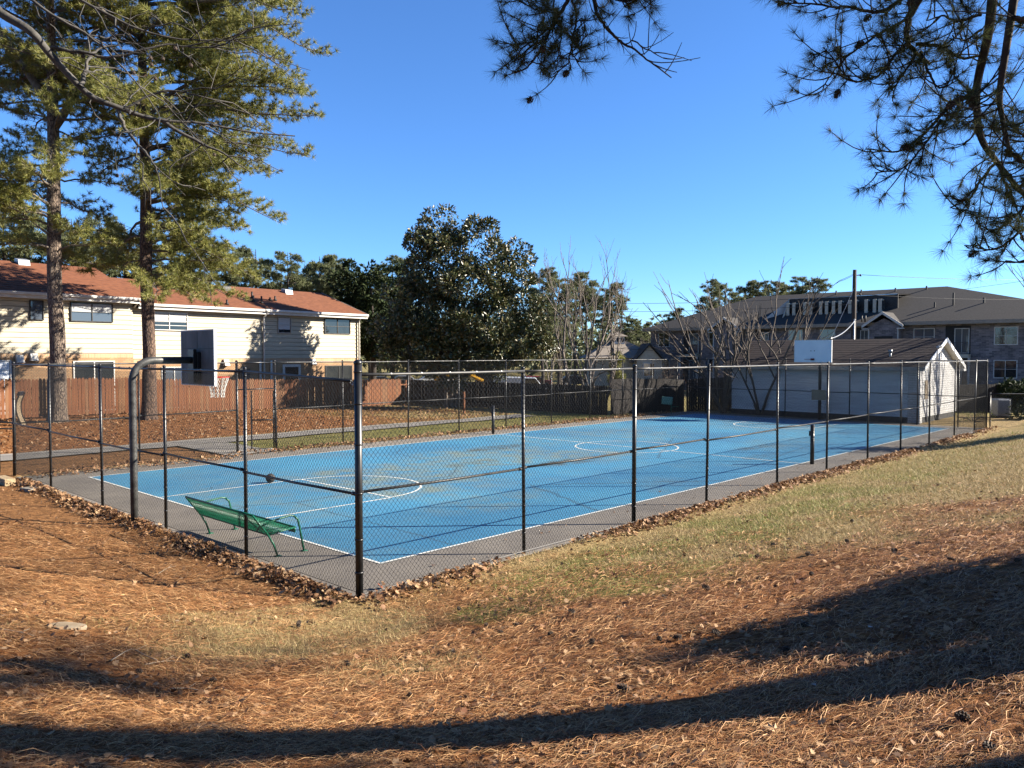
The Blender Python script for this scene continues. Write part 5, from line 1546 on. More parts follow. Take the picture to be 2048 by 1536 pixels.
# ------------------------------------------------------------------ near pine at the right: trunk out of frame, limbs hanging into it
RG = np.random.default_rng(91)
tp = off_point(6.1, 5.45)
tb, TP_, TR_ = trunk_mesh([(0, 0, -.3), (.03, 0, 3), (-.05, .05, 8), (.1, 0, 13), (0, 0, 19)], [.32, .285, .24, .17, .05], 26, .05, 5, .3)
lb = NB(); nd = NB(); cones = []
C = []; D = []
def limb_px(pts, r0, r1, bare_=False, dens=1.0, from_trunk=None, twl=.55):
    P = [S(a, b_, d) for a, b_, d in pts]
    if from_trunk is not None: P = [np.array([tp[0], tp[1], from_trunk])] + P
    P = np.array(P) - np.array(tp)
    CV = curve(P, max(14, 5 * len(P)))
    if from_trunk is None: CV = CV + np.cumsum(RG.normal(size=CV.shape) * .006, 0)
    lb.tube(CV, np.linspace(r0, r1, len(CV)), 7)
    if dens <= 0: return
    seg = np.linalg.norm(np.diff(CV, axis=0), axis=1); Lt = seg.sum()
    start = 0.0 if from_trunk is None else .5
    n = int(Lt * 5.5 * dens) + 2
    tt = np.linspace(0, 1, len(CV))
    for j in range(n):
        u = start + (1 - start) * (j + RG.random()) / n
        b = np.array([np.interp(u, tt, CV[:, k]) for k in range(3)])
        i = min(int(u * (len(CV) - 1)), len(CV) - 2); ax_ = unit(CV[i + 1] - CV[i])
        dvec = unit(ax_ * .6 + RG.normal(size=3) * .55 + np.array([0, 0, .02]))
        tl = twl * RG.uniform(.4, 1.15)
        q = np.linspace(0, 1, 6)[:, None]
        bend = RG.normal(size=3) * (.9 if bare_ else .35) + np.array([0, 0, .6 if bare_ else .35])
        W_ = b + dvec * tl * q + bend * tl * q * q * .8
        lb.tube(W_, np.linspace(.007, .0035, 6), 4)
        if bare_: continue
        tip = W_[-1]; td = unit(W_[-1] - W_[-3])
        C.append(tip); D.append(td)
        C.append(W_[4]); D.append(td + RG.normal(size=3) * .3)
        if RG.random() < .5: C.append(W_[2]); D.append(td + RG.normal(size=3) * .4)
        if RG.random() < .07: cones.append((tip - td * .03, td))
big = [([(2010, -330, 6.2), (1990, -60, 6.6), (1978, 60, 6.8), (1958, 150, 7.0), (1953, 200, 7.0), (1962, 275, 7.0), (1995, 325, 7.0), (2040, 380, 6.9), (2090, 420, 6.8)], .05, .018, False, .7),
       ([(2060, -250, 6.0), (2030, -20, 6.1), (2010, 110, 6.2), (1999, 190, 6.3), (2005, 240, 6.3), (2018, 300, 6.3)], .042, .016, False, .8)]
for pts, a, b_, br_, dn in big: limb_px(pts, a, b_, br_, dn, tp[2] + 8.2)
subs = [([(1958, 178, 7), (1905, 205, 7.0), (1880, 235, 7.1), (1840, 275, 7.2), (1790, 305, 7.3), (1725, 300, 7.3)], .022, .006), ([(1880, 240, 7.1), (1850, 290, 7.0), (1800, 340, 7.0), (1745, 350, 7.0)], .012, .005),
        ([(1890, -80, 6.9), (1820, 20, 7.1), (1812, 60, 7.1), (1825, 95, 7.1), (1850, 115, 7.2)], .04, .012), ([(1830, 90, 7.1), (1880, 90, 7.0), (1920, 108, 7.0), (1968, 105, 7.0)], .018, .01),
        ([(1820, 30, 7.1), (1760, 70, 7.2), (1700, 110, 7.3), (1660, 150, 7.4), (1640, 180, 7.4)], .014, .005), ([(1815, 85, 7.1), (1775, 125, 7.0), (1755, 155, 7.0), (1700, 160, 7.1), (1640, 100, 7.2)], .016, .005),
        ([(1860, -30, 7.2), (1760, 20, 7.3), (1690, 20, 7.4), (1620, 10, 7.5), (1580, 0, 7.5)], .02, .005), ([(1840, 105, 7.1), (1860, 150, 7.0), (1880, 180, 7.0), (1910, 175, 7.0)], .014, .005), ([(1830, 110, 7.0), (1800, 150, 7.0), (1770, 190, 7.1)], .012, .005),
        ([(1995, 325, 7.0), (1960, 370, 7.0), (1940, 400, 7.1), (1925, 430, 7.1), (1890, 420, 7.1)], .014, .005), ([(2000, 330, 6.9), (2020, 380, 6.9), (2030, 420, 6.9)], .014, .006), ([(2010, 300, 6.4), (2050, 340, 6.4), (2080, 370, 6.4)], .02, .008),
        ([(2070, 440, 6.7), (2030, 470, 6.7), (1990, 500, 6.7), (1930, 500, 6.7)], .014, .005), ([(2060, 400, 6.7), (2010, 450, 6.8), (1970, 470, 6.8)], .012, .005), ([(2085, 300, 6.3), (2040, 270, 6.3), (1990, 260, 6.4)], .012, .005),
        ([(2100, 60, 6.0), (2060, 50, 6.0), (2030, 50, 6.0)], .035, .02), ([(1960, 30, 6.9), (1920, 40, 6.9), (1880, 30, 6.9), (1850, 40, 7.0)], .014, .005), ([(1960, 60, 6.9), (1930, 80, 6.9), (1900, 70, 6.8)], .012, .005), ([(2040, 460, 6.7), (2060, 520, 6.7), (2020, 520, 6.7)], .010, .005)]
for pts, a, b_ in subs: limb_px(pts, a, b_, False, 3.3, twl=.36)
# the spray at the top middle
limb_px([(1300, -260, 7.6), (1215, -120, 8.0), (1188, -30, 8.2), (1192, 20, 8.2)], .05, .02, False, .2, tp[2] + 9.5)
limb_px([(1192, 20, 8.2), (1205, 45, 8.2), (1230, 70, 8.2), (1262, 88, 8.2), (1300, 115, 8.2), (1345, 140, 8.3)], .02, .006, True, 1.7, twl=.26)
limb_px([(1262, 82, 8.2), (1300, 105, 8.1), (1325, 125, 8.1)], .008, .004, True, 1.7, twl=.24)
mid = [([(1165, -60, 8.1), (1145, 10, 8.1), (1120, 55, 8.1), (1090, 100, 8.1), (1070, 140, 8.0), (1045, 168, 8.0), (1012, 178, 8.0)], .026, .006), ([(1140, 20, 8.1), (1148, 60, 8.1), (1150, 85, 8.1), (1142, 130, 8.1), (1135, 155, 8.0), (1095, 180, 8.0)], .014, .005),
       ([(1110, -40, 8.1), (1102, 30, 8.1), (1098, 70, 8.1), (1080, 100, 8.1)], .012, .005), ([(1115, 65, 8.1), (1070, 95, 8.0), (1030, 115, 8.0), (1005, 110, 8.0)], .012, .005), ([(1090, 100, 8.1), (1050, 120, 8.1), (1010, 150, 8.0)], .01, .005),
       ([(1110, 40, 8.1), (1060, 50, 8.1), (1030, 10, 8.2)], .008, .004), ([(1150, 70, 8.1), (1170, 65, 8.0), (1178, 95, 8.0)], .008, .004), ([(1200, -20, 8.2), (1240, 20, 8.1), (1290, 20, 8.1), (1330, 10, 8.1)], .014, .005), ([(1180, -30, 8.2), (1260, 5, 8.1), (1320, 5, 8.1)], .014, .005), ([(1230, -20, 8.2), (1260, 22, 8.1), (1275, 38, 8.1)], .010, .005), ([(1340, -30, 8.2), (1330, 10, 8.1), (1325, 30, 8.1)], .010, .005), ([(1080, 60, 8.1), (1060, 90, 8.0), (1050, 130, 8.0)], .010, .005), ([(1120, 60, 8.1), (1110, 110, 8.0), (1105, 150, 8.0)], .010, .005), ([(1140, 110, 8.1), (1150, 140, 8.0), (1165, 150, 8.0)], .008, .005),
       ([(1060, -40, 8.2), (1040, 10, 8.2), (1022, 20, 8.2)], .010, .005), ([(1128, 90, 8.1), (1160, 120, 8.0), (1140, 90, 7.9)], .008, .004)]
for pts, a, b_ in mid: limb_px([(1150 + (u - 1150) * .86, v - 24, w) for u, v, w in pts], a, b_, False, 2.3, twl=.30)
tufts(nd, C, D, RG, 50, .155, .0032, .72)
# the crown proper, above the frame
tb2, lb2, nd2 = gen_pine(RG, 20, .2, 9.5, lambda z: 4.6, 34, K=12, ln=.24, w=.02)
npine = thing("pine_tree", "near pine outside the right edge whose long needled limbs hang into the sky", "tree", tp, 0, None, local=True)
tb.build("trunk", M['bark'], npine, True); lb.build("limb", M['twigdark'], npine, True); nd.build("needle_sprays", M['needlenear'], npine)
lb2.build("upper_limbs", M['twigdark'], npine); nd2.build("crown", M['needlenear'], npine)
# pine cones hanging on its twigs, and one shared cone mesh
def cone_mesh():
    nb = MB(); n = 46
    nb.sphere((0, 0, .04), (.014, .014, .036), 8, 6)
    for i in range(n):
        a = i * 2.399963; f = i / n; z = .008 + .066 * f
        r = .030 * math.sin(math.pi * (.18 + .78 * f)) + .004
        c, s = math.cos(a), math.sin(a); w = .0085
        p0 = (c * .006, s * .006, z - .004); t1 = (c * r - s * w, s * r + c * w, z + .004); t2 = (c * r + s * w, s * r - c * w, z + .004)
        t3 = (c * (r + .004), s * (r + .004), z - .003)
        nb.add([p0, t1, t2, t3], [(0, 1, 2), (0, 3, 1), (0, 2, 3), (1, 3, 2)])
    return nb.mesh("scales", False)
CONE = cone_mesh(); CONE.materials.append(M['cone'])
for (q, d) in cones[:70]:
    o = link("pine_cone", CONE, None, npine); o.location = q
    o.rotation_euler = Vector(d + np.array([0, 0, -.6])).to_track_quat('Z', 'Y').to_euler(); o.scale = (.95, .95, 1.15)

# ------------------------------------------------------------------ sweetgum limb reaching in from the upper left
RG = np.random.default_rng(101)
gp = off_point(-9.4, 8.6)
sg = thing("sweetgum_tree", "bare smooth grey limb with hanging seed balls reaching in at the top left", "tree", gp, 0, None, local=True)
tb, _, _ = trunk_mesh([(0, 0, -.3), (.05, 0, 4), (-.05, .05, 8), (0, 0, 13)], [.22, .18, .14, .04], 18, .04, 8, .2)
lb = NB(); balls = []
def gl(pts, r0, r1, root=None, tw=1.0, fork=True):
    P = [S(a, b_, d) for a, b_, d in pts]
    if root: P = [np.array([gp[0], gp[1], root])] + P
    CV = curve(np.array(P) - np.array(gp), max(12, 5 * len(P)))
    CV = CV + np.cumsum(RG.normal(size=CV.shape) * .008, 0) * (0 if root else 1)
    lb.tube(CV, np.linspace(r0, r1, len(CV)), 8)
    tt = np.linspace(0, 1, len(CV)); Lt = np.linalg.norm(np.diff(CV, axis=0), axis=1).sum()
    for j in range(int(Lt * 2.6 * tw)):
        u = RG.uniform(.25, 1); b = np.array([np.interp(u, tt, CV[:, k]) for k in range(3)])
        i = min(int(u * (len(CV) - 1)), len(CV) - 2); a = unit(CV[i + 1] - CV[i])
        d = unit(a * .8 + RG.normal(size=3) * .5 + np.array([0, 0, .1])); L = RG.uniform(.4, 1.2)
        q = np.linspace(0, 1, 7)[:, None]
        W_ = b + d * L * q + np.cumsum(RG.normal(size=(7, 3)) * .03, 0) * (q > 0) + np.array([0, 0, -.15]) * L * q * q
        lb.tube(W_, np.linspace(.010, .004, 7), 4)
        for _ in range(2):
            k = int(RG.integers(2, 6)); d2 = unit(d + RG.normal(size=3) * .6); L2 = L * RG.uniform(.3, .6)
            X_ = W_[k] + d2 * L2 * q[::2] + RG.normal(size=(4, 3)) * .012 * (q[::2] > 0)
            lb.tube(X_, np.linspace(.006, .003, 4), 3)
            if RG.random() < .14: balls.append(X_[-1])
gl([(-120, -60, 9.4), (0, 25, 9.5), (60, 62, 9.5), (100, 108, 9.6), (140, 152, 9.7), (182, 192, 9.8), (240, 216, 9.9), (290, 234, 10), (330, 241, 10), (400, 246, 10.2), (500, 264, 10.4), (590, 272, 10.6)], .062, .008, gp[2] + 6.2, .7)
gl([(238, 218, 9.9), (258, 265, 9.9), (300, 310, 9.9), (318, 350, 9.9), (330, 420, 10)], .024, .005)
gl([(325, 241, 10), (390, 282, 10.1), (460, 315, 10.2), (500, 345, 10.3)], .026, .006)
gl([(160, 172, 9.7), (168, 150, 9.8), (180, 130, 9.9), (210, 105, 10), (250, 100, 10.1)], .03, .006)
gl([(100, 95, 9.6), (160, 105, 9.6), (230, 116, 9.7), (320, 90, 9.8), (400, 92, 9.9), (480, 94, 10)], .024, .006)
gl([(-60, -80, 9.2), (60, 0, 9.2), (160, 60, 9.3), (230, 130, 9.4), (290, 215, 9.5)], .022, .006)
gl([(40, -60, 9.5), (180, 10, 9.6), (300, 60, 9.7), (420, 75, 9.9), (520, 55, 10)], .02, .006)
gl([(250, 216, 9.9), (330, 185, 10), (420, 195, 10.1), (520, 235, 10.3)], .016, .005)
tb.build("trunk", M['limbgrey'], sg, True); lb.build("limb", M['limbgrey'], sg, True)
bm_ = MB().sphere((0, 0, -.05), .019, 12, 8)
for i in range(40):
    v = unit(np.random.default_rng(i).normal(size=3)); bm_.tube([v * .016 + np.array([0, 0, -.05]), v * .025 + np.array([0, 0, -.05])], [.003, .0006], 3, False)
bm_.tube([(0, 0, 0), (0, 0, -.035)], .0015, 3, False)
BALLM = bm_.mesh("seed_ball"); BALLM.materials.append(M['cone'])
for q in balls:
    o = link("seed_ball", BALLM, None, sg); o.location = q; o.scale = (1.25,) * 3

# ------------------------------------------------------------------ shade casters to the right, out of frame
def off_pine(label, lat, dep, H, zlow, wid, nl, seed, r=.3, azb=None):
    rng = np.random.default_rng(seed); q = off_point(lat, dep)
    tb, lb, nd = gen_pine(rng, H, r, zlow, lambda z: wid, nl, K=10, ln=.3, w=.04, twig_step=.35, azbias=azb)
    tree_thing("pine_tree", label, q, [("trunk", tb, M['bark'], True), ("limb", lb, M['twigdark'], False), ("crown", nd, M['needle'], False)], "pines outside the right edge of the view")
off_pine("pine outside the right edge in line with the nearest pine, shading the front slope", 11.5, 4.15, 13, 4.0, 2.1, 80, 111)
off_pine("pine farther outside the right edge, shading the left slope with its crown", 31.0, 6.75, 23, 15.4, 5.8, 50, 112, azb=YAW)
_q = off_point(28.0, 40.2)
_t = thing("bare_tree", "leafless tree outside the right edge whose stems shade the white gable", "tree", _q, 0, "leafless trees", local=True)
gen_bare(np.random.default_rng(77), (0, 0, -.2), fan(5, .18, 78), 3.2, .13, 4, fork=(1, 2), spread=.3, upb=.3, shrink=.7).build("branches", M['twig'], _t, True)
rngS = 121
def off_shrub(label, lat, dep, blobs, seed, n_per=40):
    rng = np.random.default_rng(seed); q = off_point(lat, dep); nb = NB(); st = NB()
    for (x_, y_, z_, r) in blobs:
        c = np.array([x_ * RT[0] + y_ * FH[0], x_ * RT[1] + y_ * FH[1], z_])
        for _ in range(max(6, int(26 * r * r))):
            v = unit(rng.normal(size=3)); e = c + v * r * rng.uniform(.2, .95); vv = unit(rng.normal(size=(n_per, 3)))
            leaves(nb, e + vv * rng.uniform(.1, .3, (n_per, 1)), rng, .14, .08, .3, vv)
        st.tube([(c[0] * .2, c[1] * .2, -.2), c], [.05, .02], 6)
    t = thing("evergreen_shrub", label, "shrub", q, 0, "evergreen shrubs outside the right edge", local=True)
    st.build("stems", M['twig'], t); nb.build("foliage", M['shrubleaf'], t)
off_shrub("unseen shrub shape added outside the right edge to cast the rounded shadow on the lower right lawn", 7.1, 6.6, [(0, .05, .8, .75), (0, .15, 1.35, .55), (-.1, .65, .8, .6), (-.1, -.5, .7, .6), (1.2, .35, .9, .9), (1.2, -.6, .8, .85), (1.0, .1, 1.5, .55), (2.4, .2, .8, 1.1)], 121, 170)  # caster unknown; this shape is added to throw the rounded shadow
off_shrub("tall evergreen shrub outside the right edge near the end of the court", 20.6, 27.5, [(0, 0, 1.2, 1.3), (.6, .3, 2.4, 1.2), (1.6, -.5, 1.4, 1.4), (1.2, 1.2, 1.6, 1.4), (1.6, .5, 3.6, 1.1)], 122)

# ------------------------------------------------------------------ litter on the ground: straw, grass, leaves, cones, sticks
RL = np.random.default_rng(201)
def outside(x, y): return (x < -1.36) | (y < -1.3) | (y > 14.55) | (x > 33.2)
def view_points(n, d0, d1, margin=1.12):
    d = d0 * (d1 / d0) ** RL.random(n)
    l = d * .6477 * margin * RL.uniform(-1, 1, n)
    P = CAM[None, :2] + RT[None, :2] * l[:, None] + FH[None, :2] * d[:, None]
    return P[:, 0], P[:, 1], d
def ribbons(x, y, z, d, az, pitch, ln, w, bend):
    """two-piece bent ribbons lying on the ground"""
    n = len(x)
    a = np.stack([np.cos(az) * np.cos(pitch), np.sin(az) * np.cos(pitch), np.sin(pitch)], -1)
    s = np.stack([-np.sin(az), np.cos(az), RL.normal(size=n) * .35], -1)
    p0 = np.stack([x, y, z], -1)
    p1 = p0 + a * (ln * .5)[:, None] + s * (bend * ln)[:, None] + np.array([0, 0, 1]) * (.10 * ln)[:, None]
    p2 = p0 + a * ln[:, None] - np.array([0, 0, 1]) * (.02 * ln)[:, None]
    # follow the slope
    for p in (p1, p2):
        dz = terrain(p[:, 0], p[:, 1]) - terrain(x, y); p[:, 2] += dz
    h = s * (w / 2)[:, None]
    V = np.stack([p0 - h, p0 + h, p1 - h, p1 + h, p2 - h * .4, p2 + h * .4], 1).reshape(-1, 3)
    i = np.arange(n)[:, None] * 6
    T = np.concatenate([i + np.array([[0, 1, 3]]), i + np.array([[0, 3, 2]]), i + np.array([[2, 3, 5]]), i + np.array([[2, 5, 4]])])
    nb = NB(); nb.add(V, T); return nb
x, y, d = view_points(300000, 2.3, 15)
zc = zones(x, y)
clump = fbm(x, y, .55, 3)
keep = outside(x, y) & (RL.random(len(x)) < np.clip(zc[:, 0] * 1.1 + .05, 0, 1) * np.clip(.25 + 2.2 * (clump - .30), .12, 1))
x, y, d, clump = x[keep][:210000], y[keep][:210000], d[keep][:210000], clump[keep][:210000]
flow = YAW - math.pi / 2 + .35 + 2.2 * (fbm(x, y, 1.6, 2) - .5)
az = flow + RL.normal(size=len(x)) * .75 + np.pi * (RL.random(len(x)) < .5)
nb = ribbons(x, y, terrain(x, y) + RL.random(len(x)) ** 2 * .035 * (.4 + clump), d, az, RL.normal(size=len(x)) * .13, RL.uniform(.08, .20, len(x)), .0019 * (1 + d / 9) * RL.uniform(.8, 1.3, len(x)), RL.normal(size=len(x)) * .07)
tag(nb.build("pine_straw", M['straw']), "fallen orange brown pine straw covering the front slope", "pine straw", kind="stuff")
# grass blades
def blades(n, d0, d1, f, hgt, w, mat, name, label):
    x, y, d = view_points(n, d0, d1)
    zc = zones(x, y); k = outside(x, y) & (RL.random(len(x)) < f(zc, x, y)); x, y, d = x[k], y[k], d[k]
    m = len(x); z = terrain(x, y)
    az = RL.uniform(0, 6.283, m); h = hgt * RL.uniform(.5, 1.3, m) * (1 + d / 40); lean = RL.normal(size=(m, 2)) * .8
    ww = w * (1 + d / 7)
    s = np.stack([np.cos(az), np.sin(az), 0 * az], -1) * (ww / 2)[:, None]
    p = np.stack([x, y, z - .005], -1); t = p + np.stack([lean[:, 0] * h, lean[:, 1] * h, h], -1)
    V = np.stack([p - s, p + s, t], 1).reshape(-1, 3); nb = NB(); nb.add(V, np.arange(len(V)).reshape(-1, 3))
    tag(nb.build(name, mat), label, "grass", kind="stuff")
blades(190000, 4.5, 30, lambda z, x, y: np.clip(1.05 - z[:, 0] * 1.1, 0, 1) * (y < 0), .045, .0035, M['grass'], "dry_grass", "short dry tan winter grass on the bank beside the court fence")
blades(120000, 5, 45, lambda z, x, y: np.clip(z[:, 1] * .9, 0, 1), .045, .004, M['greengrass'], "green_grass", "patches of short green grass beside the court")
# leaves
ang = np.array([0, .45, .75, 1.15, 1.5, 2.0, 2.45, 3.14]); rad = np.array([1, .5, .78, .42, .7, .38, .5, .22])
LA = np.concatenate([ang, -ang[1:-1][::-1]]); LR_ = np.concatenate([rad, rad[1:-1][::-1]])
def leaf_litter(x, y, z, size, tilt, curl=.35):
    n = len(x); m = len(LA)
    N_ = unit(np.stack([RL.normal(size=n) * tilt, RL.normal(size=n) * tilt, np.ones(n)], -1))
    a = unit(np.cross(N_, RL.normal(size=(n, 3)))); b = np.cross(N_, a)
    jit = RL.uniform(.8, 1.2, (n, m))
    u = np.cos(LA)[None] * LR_[None] * jit; v = np.sin(LA)[None] * LR_[None] * jit * .85
    cz = curl * RL.uniform(.1, 1.6, (n, 1)) * (v ** 2 + .35 * u ** 2) * np.where(RL.random((n, 1)) < .6, 1, -1)
    c = np.stack([x, y, z], -1)
    P = c[:, None] + size[:, None, None] * (u[..., None] * a[:, None] + v[..., None] * b[:, None] + cz[..., None] * N_[:, None])
    V = np.concatenate([c[:, None], P], 1).reshape(-1, 3)
    i = np.arange(n)[:, None] * (m + 1)
    k = np.arange(m)
    T = (i[:, :, None] + np.stack([0 * k, 1 + k, 1 + (k + 1) % m], -1)[None]).reshape(-1, 3)
    nb = NB(); nb.add(V, T); return nb
def lit(name, label, x, y, zoff, s0, s1, tilt, simple=False):
    if simple:
        nb = NB(); P = np.stack([x, y, np.maximum(terrain(x, y), np.where(outside(x, y), -9, .012)) + zoff], -1)
        leaves(nb, P, RL, s1 * 1.15, s1 * .85, 5.0)
        return tag(nb.build(name, M['litterleaf']), label, "fallen leaves", kind="stuff")
    nb = leaf_litter(x, y, np.maximum(terrain(x, y), np.where(outside(x, y), -9, .012)) + zoff, s0 + (s1 - s0) * RL.random(len(x)) ** 1.6, tilt)
    return tag(nb.build(name, M['litterleaf']), label, "fallen leaves", kind="stuff")
n = 17000; t = RL.random(n)
x = -1.5 + 34.5 * t; y = -1.34 - np.abs(RL.normal(size=n)) * .26 - .10 * RL.random(n)
den = np.clip(2.6 * (fbm(x, y * 0, 1.7, 3) - .28) * (.55 + .45 * sm(x, 1, 6)) + .12 + .45 * sm(x, 3.5, 6) * (1 - sm(x, 16, 24)), 0, 1) * np.exp(-np.maximum(0, -y - 1.5) * (1.2 + 2.5 * fbm(x, y * 0 + 9, .9, 2))); k = RL.random(n) < den
lit("leaf_bank", "bank of pale brown fallen leaves along the lawn side fence", x[k], y[k], RL.random(k.sum()) * .06 + .01, .028, .085, .7)
n = 8500; t = RL.random(n)
y = -1.4 + 14.5 * t; x = -1.38 - np.abs(RL.normal(size=n)) * .24
k = RL.random(n) < np.clip(2.4 * (fbm(x * 0 + 4, y, 1.4, 3) - .22), .12, 1); x, y = x[k], y[k]
lit("leaf_bank", "bank of brown fallen leaves at the foot of the fence behind the bench", x, y, RL.random(len(x)) * .07 + .01, .028, .085, .75)
n = 3600; x = RL.uniform(-1, 31.5, n); y = np.where(x < 5, 13.6 + np.abs(RL.normal(size=n)) * .8, 14.5 + RL.normal(size=n) * .28)
lit("leaf_strip", "strip of fallen leaves along the far fence of the court", x, y, RL.random(n) * .03 + .005, .06, .10, .5, True)
x, y, d = view_points(15000, 3.2, 19); c = fbm(x, y, 1.3, 3)
k = outside(x, y) & (RL.random(len(x)) < np.clip((c - .42) * 4, .12, 1) * (.5 + .5 * zones(x, y)[:, 0])); x, y = x[k], y[k]
lit("scattered_leaves", "dry lobed leaves scattered over the straw of the front slope", x, y, RL.random(len(x)) * .03 + .012, .022, .06, .5)
n = 9000; x = RL.uniform(-12, 24, n); y = RL.uniform(19.5, 30, n)
lit("lawn_leaves", "orange brown leaves covering the lawn before the picket fence", x, y, RL.random(n) * .03 + .01, .06, .11, .5, True)
n = 130; x = np.concatenate([RL.uniform(.0, 31, 60), RL.uniform(-1.1, 30, 70)]); y = np.concatenate([RL.uniform(0, CW, 60), RL.uniform(-1.0, -.2, 70)])
lit("court_leaves", "few small dry leaves lying on the court and its apron", x, y, .006, .03, .06, .25)

# cones on the ground
CONES = [(1318, 1282), (1365, 1280), (1440, 1276), (1420, 1184), (1482, 1164), (1521, 1162), (1623, 1153), (1619, 1112), (1508, 1118), (1365, 1114), (1799, 1123), (1908, 1124), (1830, 1092), (1787, 1108), (2027, 1127), (1937, 1447), (1988, 1512), (996, 1270), (975, 1256), (1039, 1256), (1103, 1273), (920, 1225),
         (1184, 1287), (1082, 1353), (1016, 1205), (596, 1256), (285, 1352), (418, 1367), (598, 1254), (378, 1319), (612, 1327), (1560, 1310), (1150, 1232), (1230, 1240), (1690, 1085), (1550, 1093), (700, 1335), (820, 1395), (1180, 1215), (1330, 1200), (1600, 1255), (1705, 1045), (1260, 1390), (905, 1310)]
ORD2 = ORD + ["fifteenth", "sixteenth", "seventeenth", "eighteenth", "nineteenth", "twentieth"]
ROWS = ((0, 1130, "farthest band"), (1130, 1200, "second farthest band"), (1200, 1265, "middle band"), (1265, 1330, "band beside the right shadow"), (1330, 1600, "nearest band"))
def cone_label(px, py):
    a, b_, nm = [r for r in ROWS if r[0] <= py < r[1]][0]
    k = sorted(c for c in CONES if a <= c[1] < b_ and c != (1937, 1447)).index((px, py))
    return f"dark pine cone, {ORD2[k]} from the left in the {nm} of cones"
rc = random.Random(9)
COL_POS = []
for i, (px, py) in enumerate(CONES):
    g = ground_hit(px, py)
    near = "big open pine cone lying on the straw in the lower right corner" if (px, py) == (1937, 1447) else None
    lab = near or cone_label(px, py)
    t = thing("pine_cone", lab, "pine cone", (g[0], g[1], g[2] + .03), rc.uniform(0, 6.28), "pine cones lying on the front slope", local=True)
    t.rotation_euler = (rc.uniform(1.2, 1.9), rc.uniform(-.4, .4), rc.uniform(0, 6.28))
    s = rc.uniform(.75, 1.1) if not near else 1.1
    t.scale = (s * .85, s * .85, s * 1.25)
    link("scales", CONE, None, t)
# single leaves that stand out
def one_leaf(label, px, py, size, col, tilt=.3, seed=1, zo=.03):
    g = ground_hit(px, py); r = np.random.default_rng(seed); nb = MB(); m = len(LA)
    P = [(0, 0, .012)]
    for a, q in zip(LA, LR_):
        q = q * r.uniform(.85, 1.15); P.append((q * math.cos(a) * size, q * math.sin(a) * size * .85, .35 * size * (q * math.sin(a)) ** 2 + .1 * size * q))
    nb.add(P, [(0, 1 + k, 1 + (k + 1) % m) for k in range(m)])
    t = thing("fallen_leaf", label, "leaf", (g[0], g[1], g[2] + zo), 0, "single leaves lying in the straw", local=True)
    t.rotation_euler = (r.normal() * tilt, r.normal() * tilt, r.uniform(0, 6.28))
    o = nb.build("blade", col, t)
    MB().tube([(-.22 * size, 0, .02 * size), (-.75 * size, .04 * size, .05 * size)], .0022, 5).build("stalk", M['straws'], t)
M['leaftan'] = pmat('tan_leaf', (.46, .26, .12), (.58, .36, .18), 30, .7); M['leafred'] = pmat('russet_leaf', (.26, .07, .028), (.38, .12, .05), 30, .7); M['leafpale'] = pmat('bleached_leaf', (.58, .55, .52), (.68, .66, .63), 30, .7)
M['leafyellow'] = pmat('yellow_leaf', (.58, .40, .16), (.66, .48, .22), 30, .7)
one_leaf("large tan lobed leaf lying on the straw near the bottom, right of centre", 1548, 1470, .085, M['leaftan'], .15, 3)
one_leaf("small bleached leaf lying in the dark trunk shadow at the lower right", 1626, 1380, .035, M['leafpale'], .2, 4)
one_leaf("large russet leaf standing against the foot of the tall corner post", 762, 1180, .13, M['leafred'], .5, 5, .07)
one_leaf("pale yellow upright leaf in the bright straw at the left", 361, 1252, .085, M['leafyellow'], .6, 6, .06)
one_leaf("pale bleached leaf in the shade below the rounded shadow at the right", 1740, 1262, .035, M['leafpale'], .2, 7)
one_leaf("bright yellow leaf lying on the blue court near the lawn sideline", 1380, 932, .09, M['leafyellow'], .3, 8, .02)
# sticks
def stick(label, px, r=.006, lift=.025):
    P = []
    for a, b_ in px:
        g = ground_hit(a, b_); P.append(g + np.array([0, 0, lift]))
    P = np.array(P); c0 = P[0].copy()
    t = thing("fallen_stick", label, "stick", c0, 0, "dead sticks on the front slope", local=True)
    CV = curve(P - c0, 10)
    MB().tube(CV, np.linspace(r, r * .5, len(CV)), 6).build("bark", M['straws'], t, True)
    k = len(CV) // 2
    MB().tube([CV[k], CV[k] + (CV[-1] - CV[0]) * .18 + np.array([.05, .06, .02])], [r * .6, r * .3], 5).build("side_twig", M['straws'], t, True)
stick("long thin dead stick at the left edge in the shadow band", [(0, 1263), (40, 1270), (68, 1277)], .008)
stick("bent pale stick shaped like a roof in the left straw", [(222, 1327), (262, 1304), (290, 1316), (314, 1326)], .007)
stick("thin pale stick right of the bent stick at the left", [(290, 1335), (330, 1328), (360, 1329)], .005)
stick("slightly curved grey stick lower left of centre", [(340, 1384), (375, 1383), (410, 1389)], .006)
stick("dead stick lying just beyond the trunk shadow, centre", [(960, 1400), (980, 1405), (1005, 1415)], .006)
stick("dead stick inside the trunk shadow, bottom centre right", [(1150, 1512), (1185, 1518), (1215, 1520)], .005)
stick("thin pale twig at the edge of the leaf bank near the bench", [(318, 1150), (335, 1140), (352, 1135)], .006)
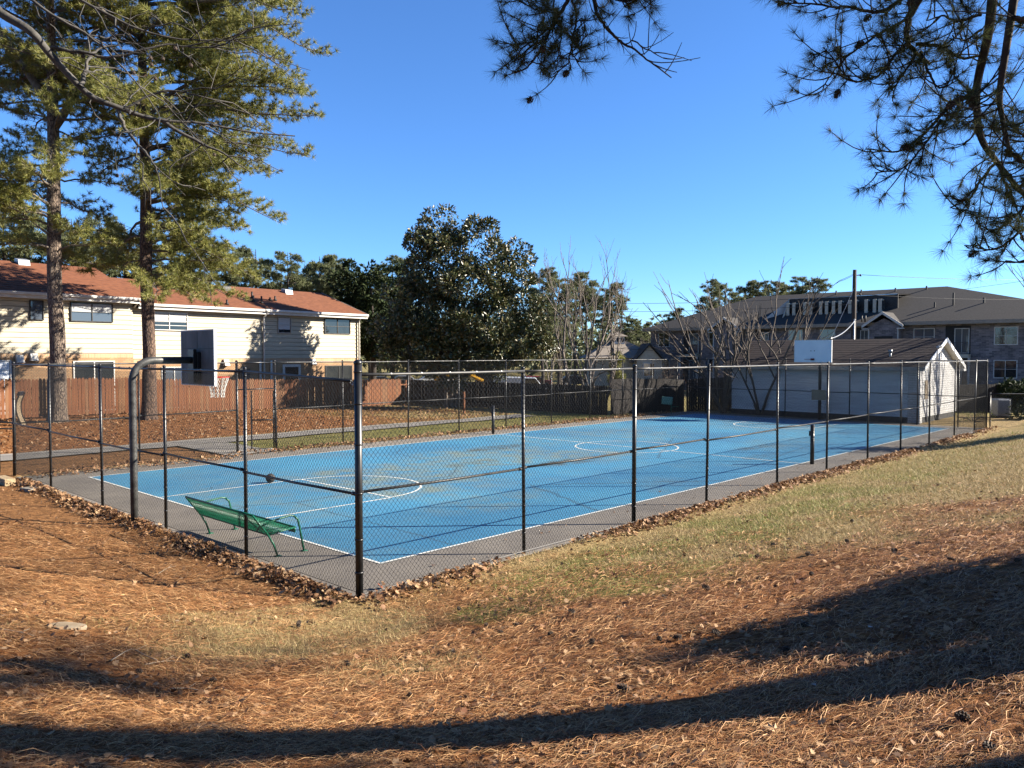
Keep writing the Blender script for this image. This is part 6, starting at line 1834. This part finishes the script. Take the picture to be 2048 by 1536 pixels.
# pale flat stone
g = ground_hit(134, 1256)
t = thing("flat_stone", "pale flat stone showing through the straw at the left", "stone", g, 0, local=True)
st = MB(); rs = np.random.default_rng(4); n = 14
ring = [(math.cos(a) * .17 * rs.uniform(.8, 1.15), math.sin(a) * .09 * rs.uniform(.8, 1.15)) for a in np.linspace(0, 2 * math.pi, n, endpoint=False)]
st.prism(ring, -.03, .035, 'z'); so_ = st.build("stone_body", M['paleslat'], t, bevel=.012); t.rotation_euler = (.06, .1, rzb + .15)

# dark board fence glimpsed between the shed and the hedge
df2 = thing("board_fence", "dark board fence glimpsed between the white shed and the dark hedge", "fence", tuple(Wp(1915, 45, 0)))
qa, qb = Wp(1905, 45, 0)[:2], Wp(2120, 46.5, 0)[:2]
L_ = np.linalg.norm(qb - qa); d_ = (qb - qa) / L_; n = int(L_ / .15)
for k in range(n):
    q = qa + d_ * (k + .5) * L_ / n
    o = link("board", bd, None, df2)
    o.location = (q[0] - df2.location.x, q[1] - df2.location.y, gz(*q) + random.uniform(-.02, .01)); o.rotation_euler = (0, random.uniform(-.006, .006), math.atan2(d_[1], d_[0]))
for h in (.35, 1.2):
    MB().obox((*((qa + qb) / 2 - np.array(df2.location[:2])), h), (*(qb - qa), 0), (-d_[1] * .04, d_[0] * .04, 0), (0, 0, .09)).build("fence_rail", M['wooddark'], df2).location = (-d_[1] * .032, d_[0] * .032, 0)

# unseen pines added behind and beside the camera to block sky light
def copy_pine(src, label, lat, dep, rz, sc):
    c = copy_tree(src); c.location = off_point(lat, dep); c.rotation_euler = (0, 0, rz); c.scale = (sc, sc, sc * .95); c["label"] = label; c["group"] = "unseen pines added to block sky light"
SRC = [o for o in bpy.data.objects if o.get("label", "").startswith("pine outside the right edge in line")][0]
for i, (lat, dep, w) in enumerate(((-6.5, -3.0, "behind and left of"), (1.5, -5.5, "straight behind"), (8.5, -3.5, "behind and right of"), (-12.5, 2.5, "beside and far left of"), (-3.0, -11.0, "well behind"))):
    copy_pine(SRC, f"unseen pine added to block sky light, standing {w} the place the photograph was taken from", lat, dep, 1.3 * i, 1.1)
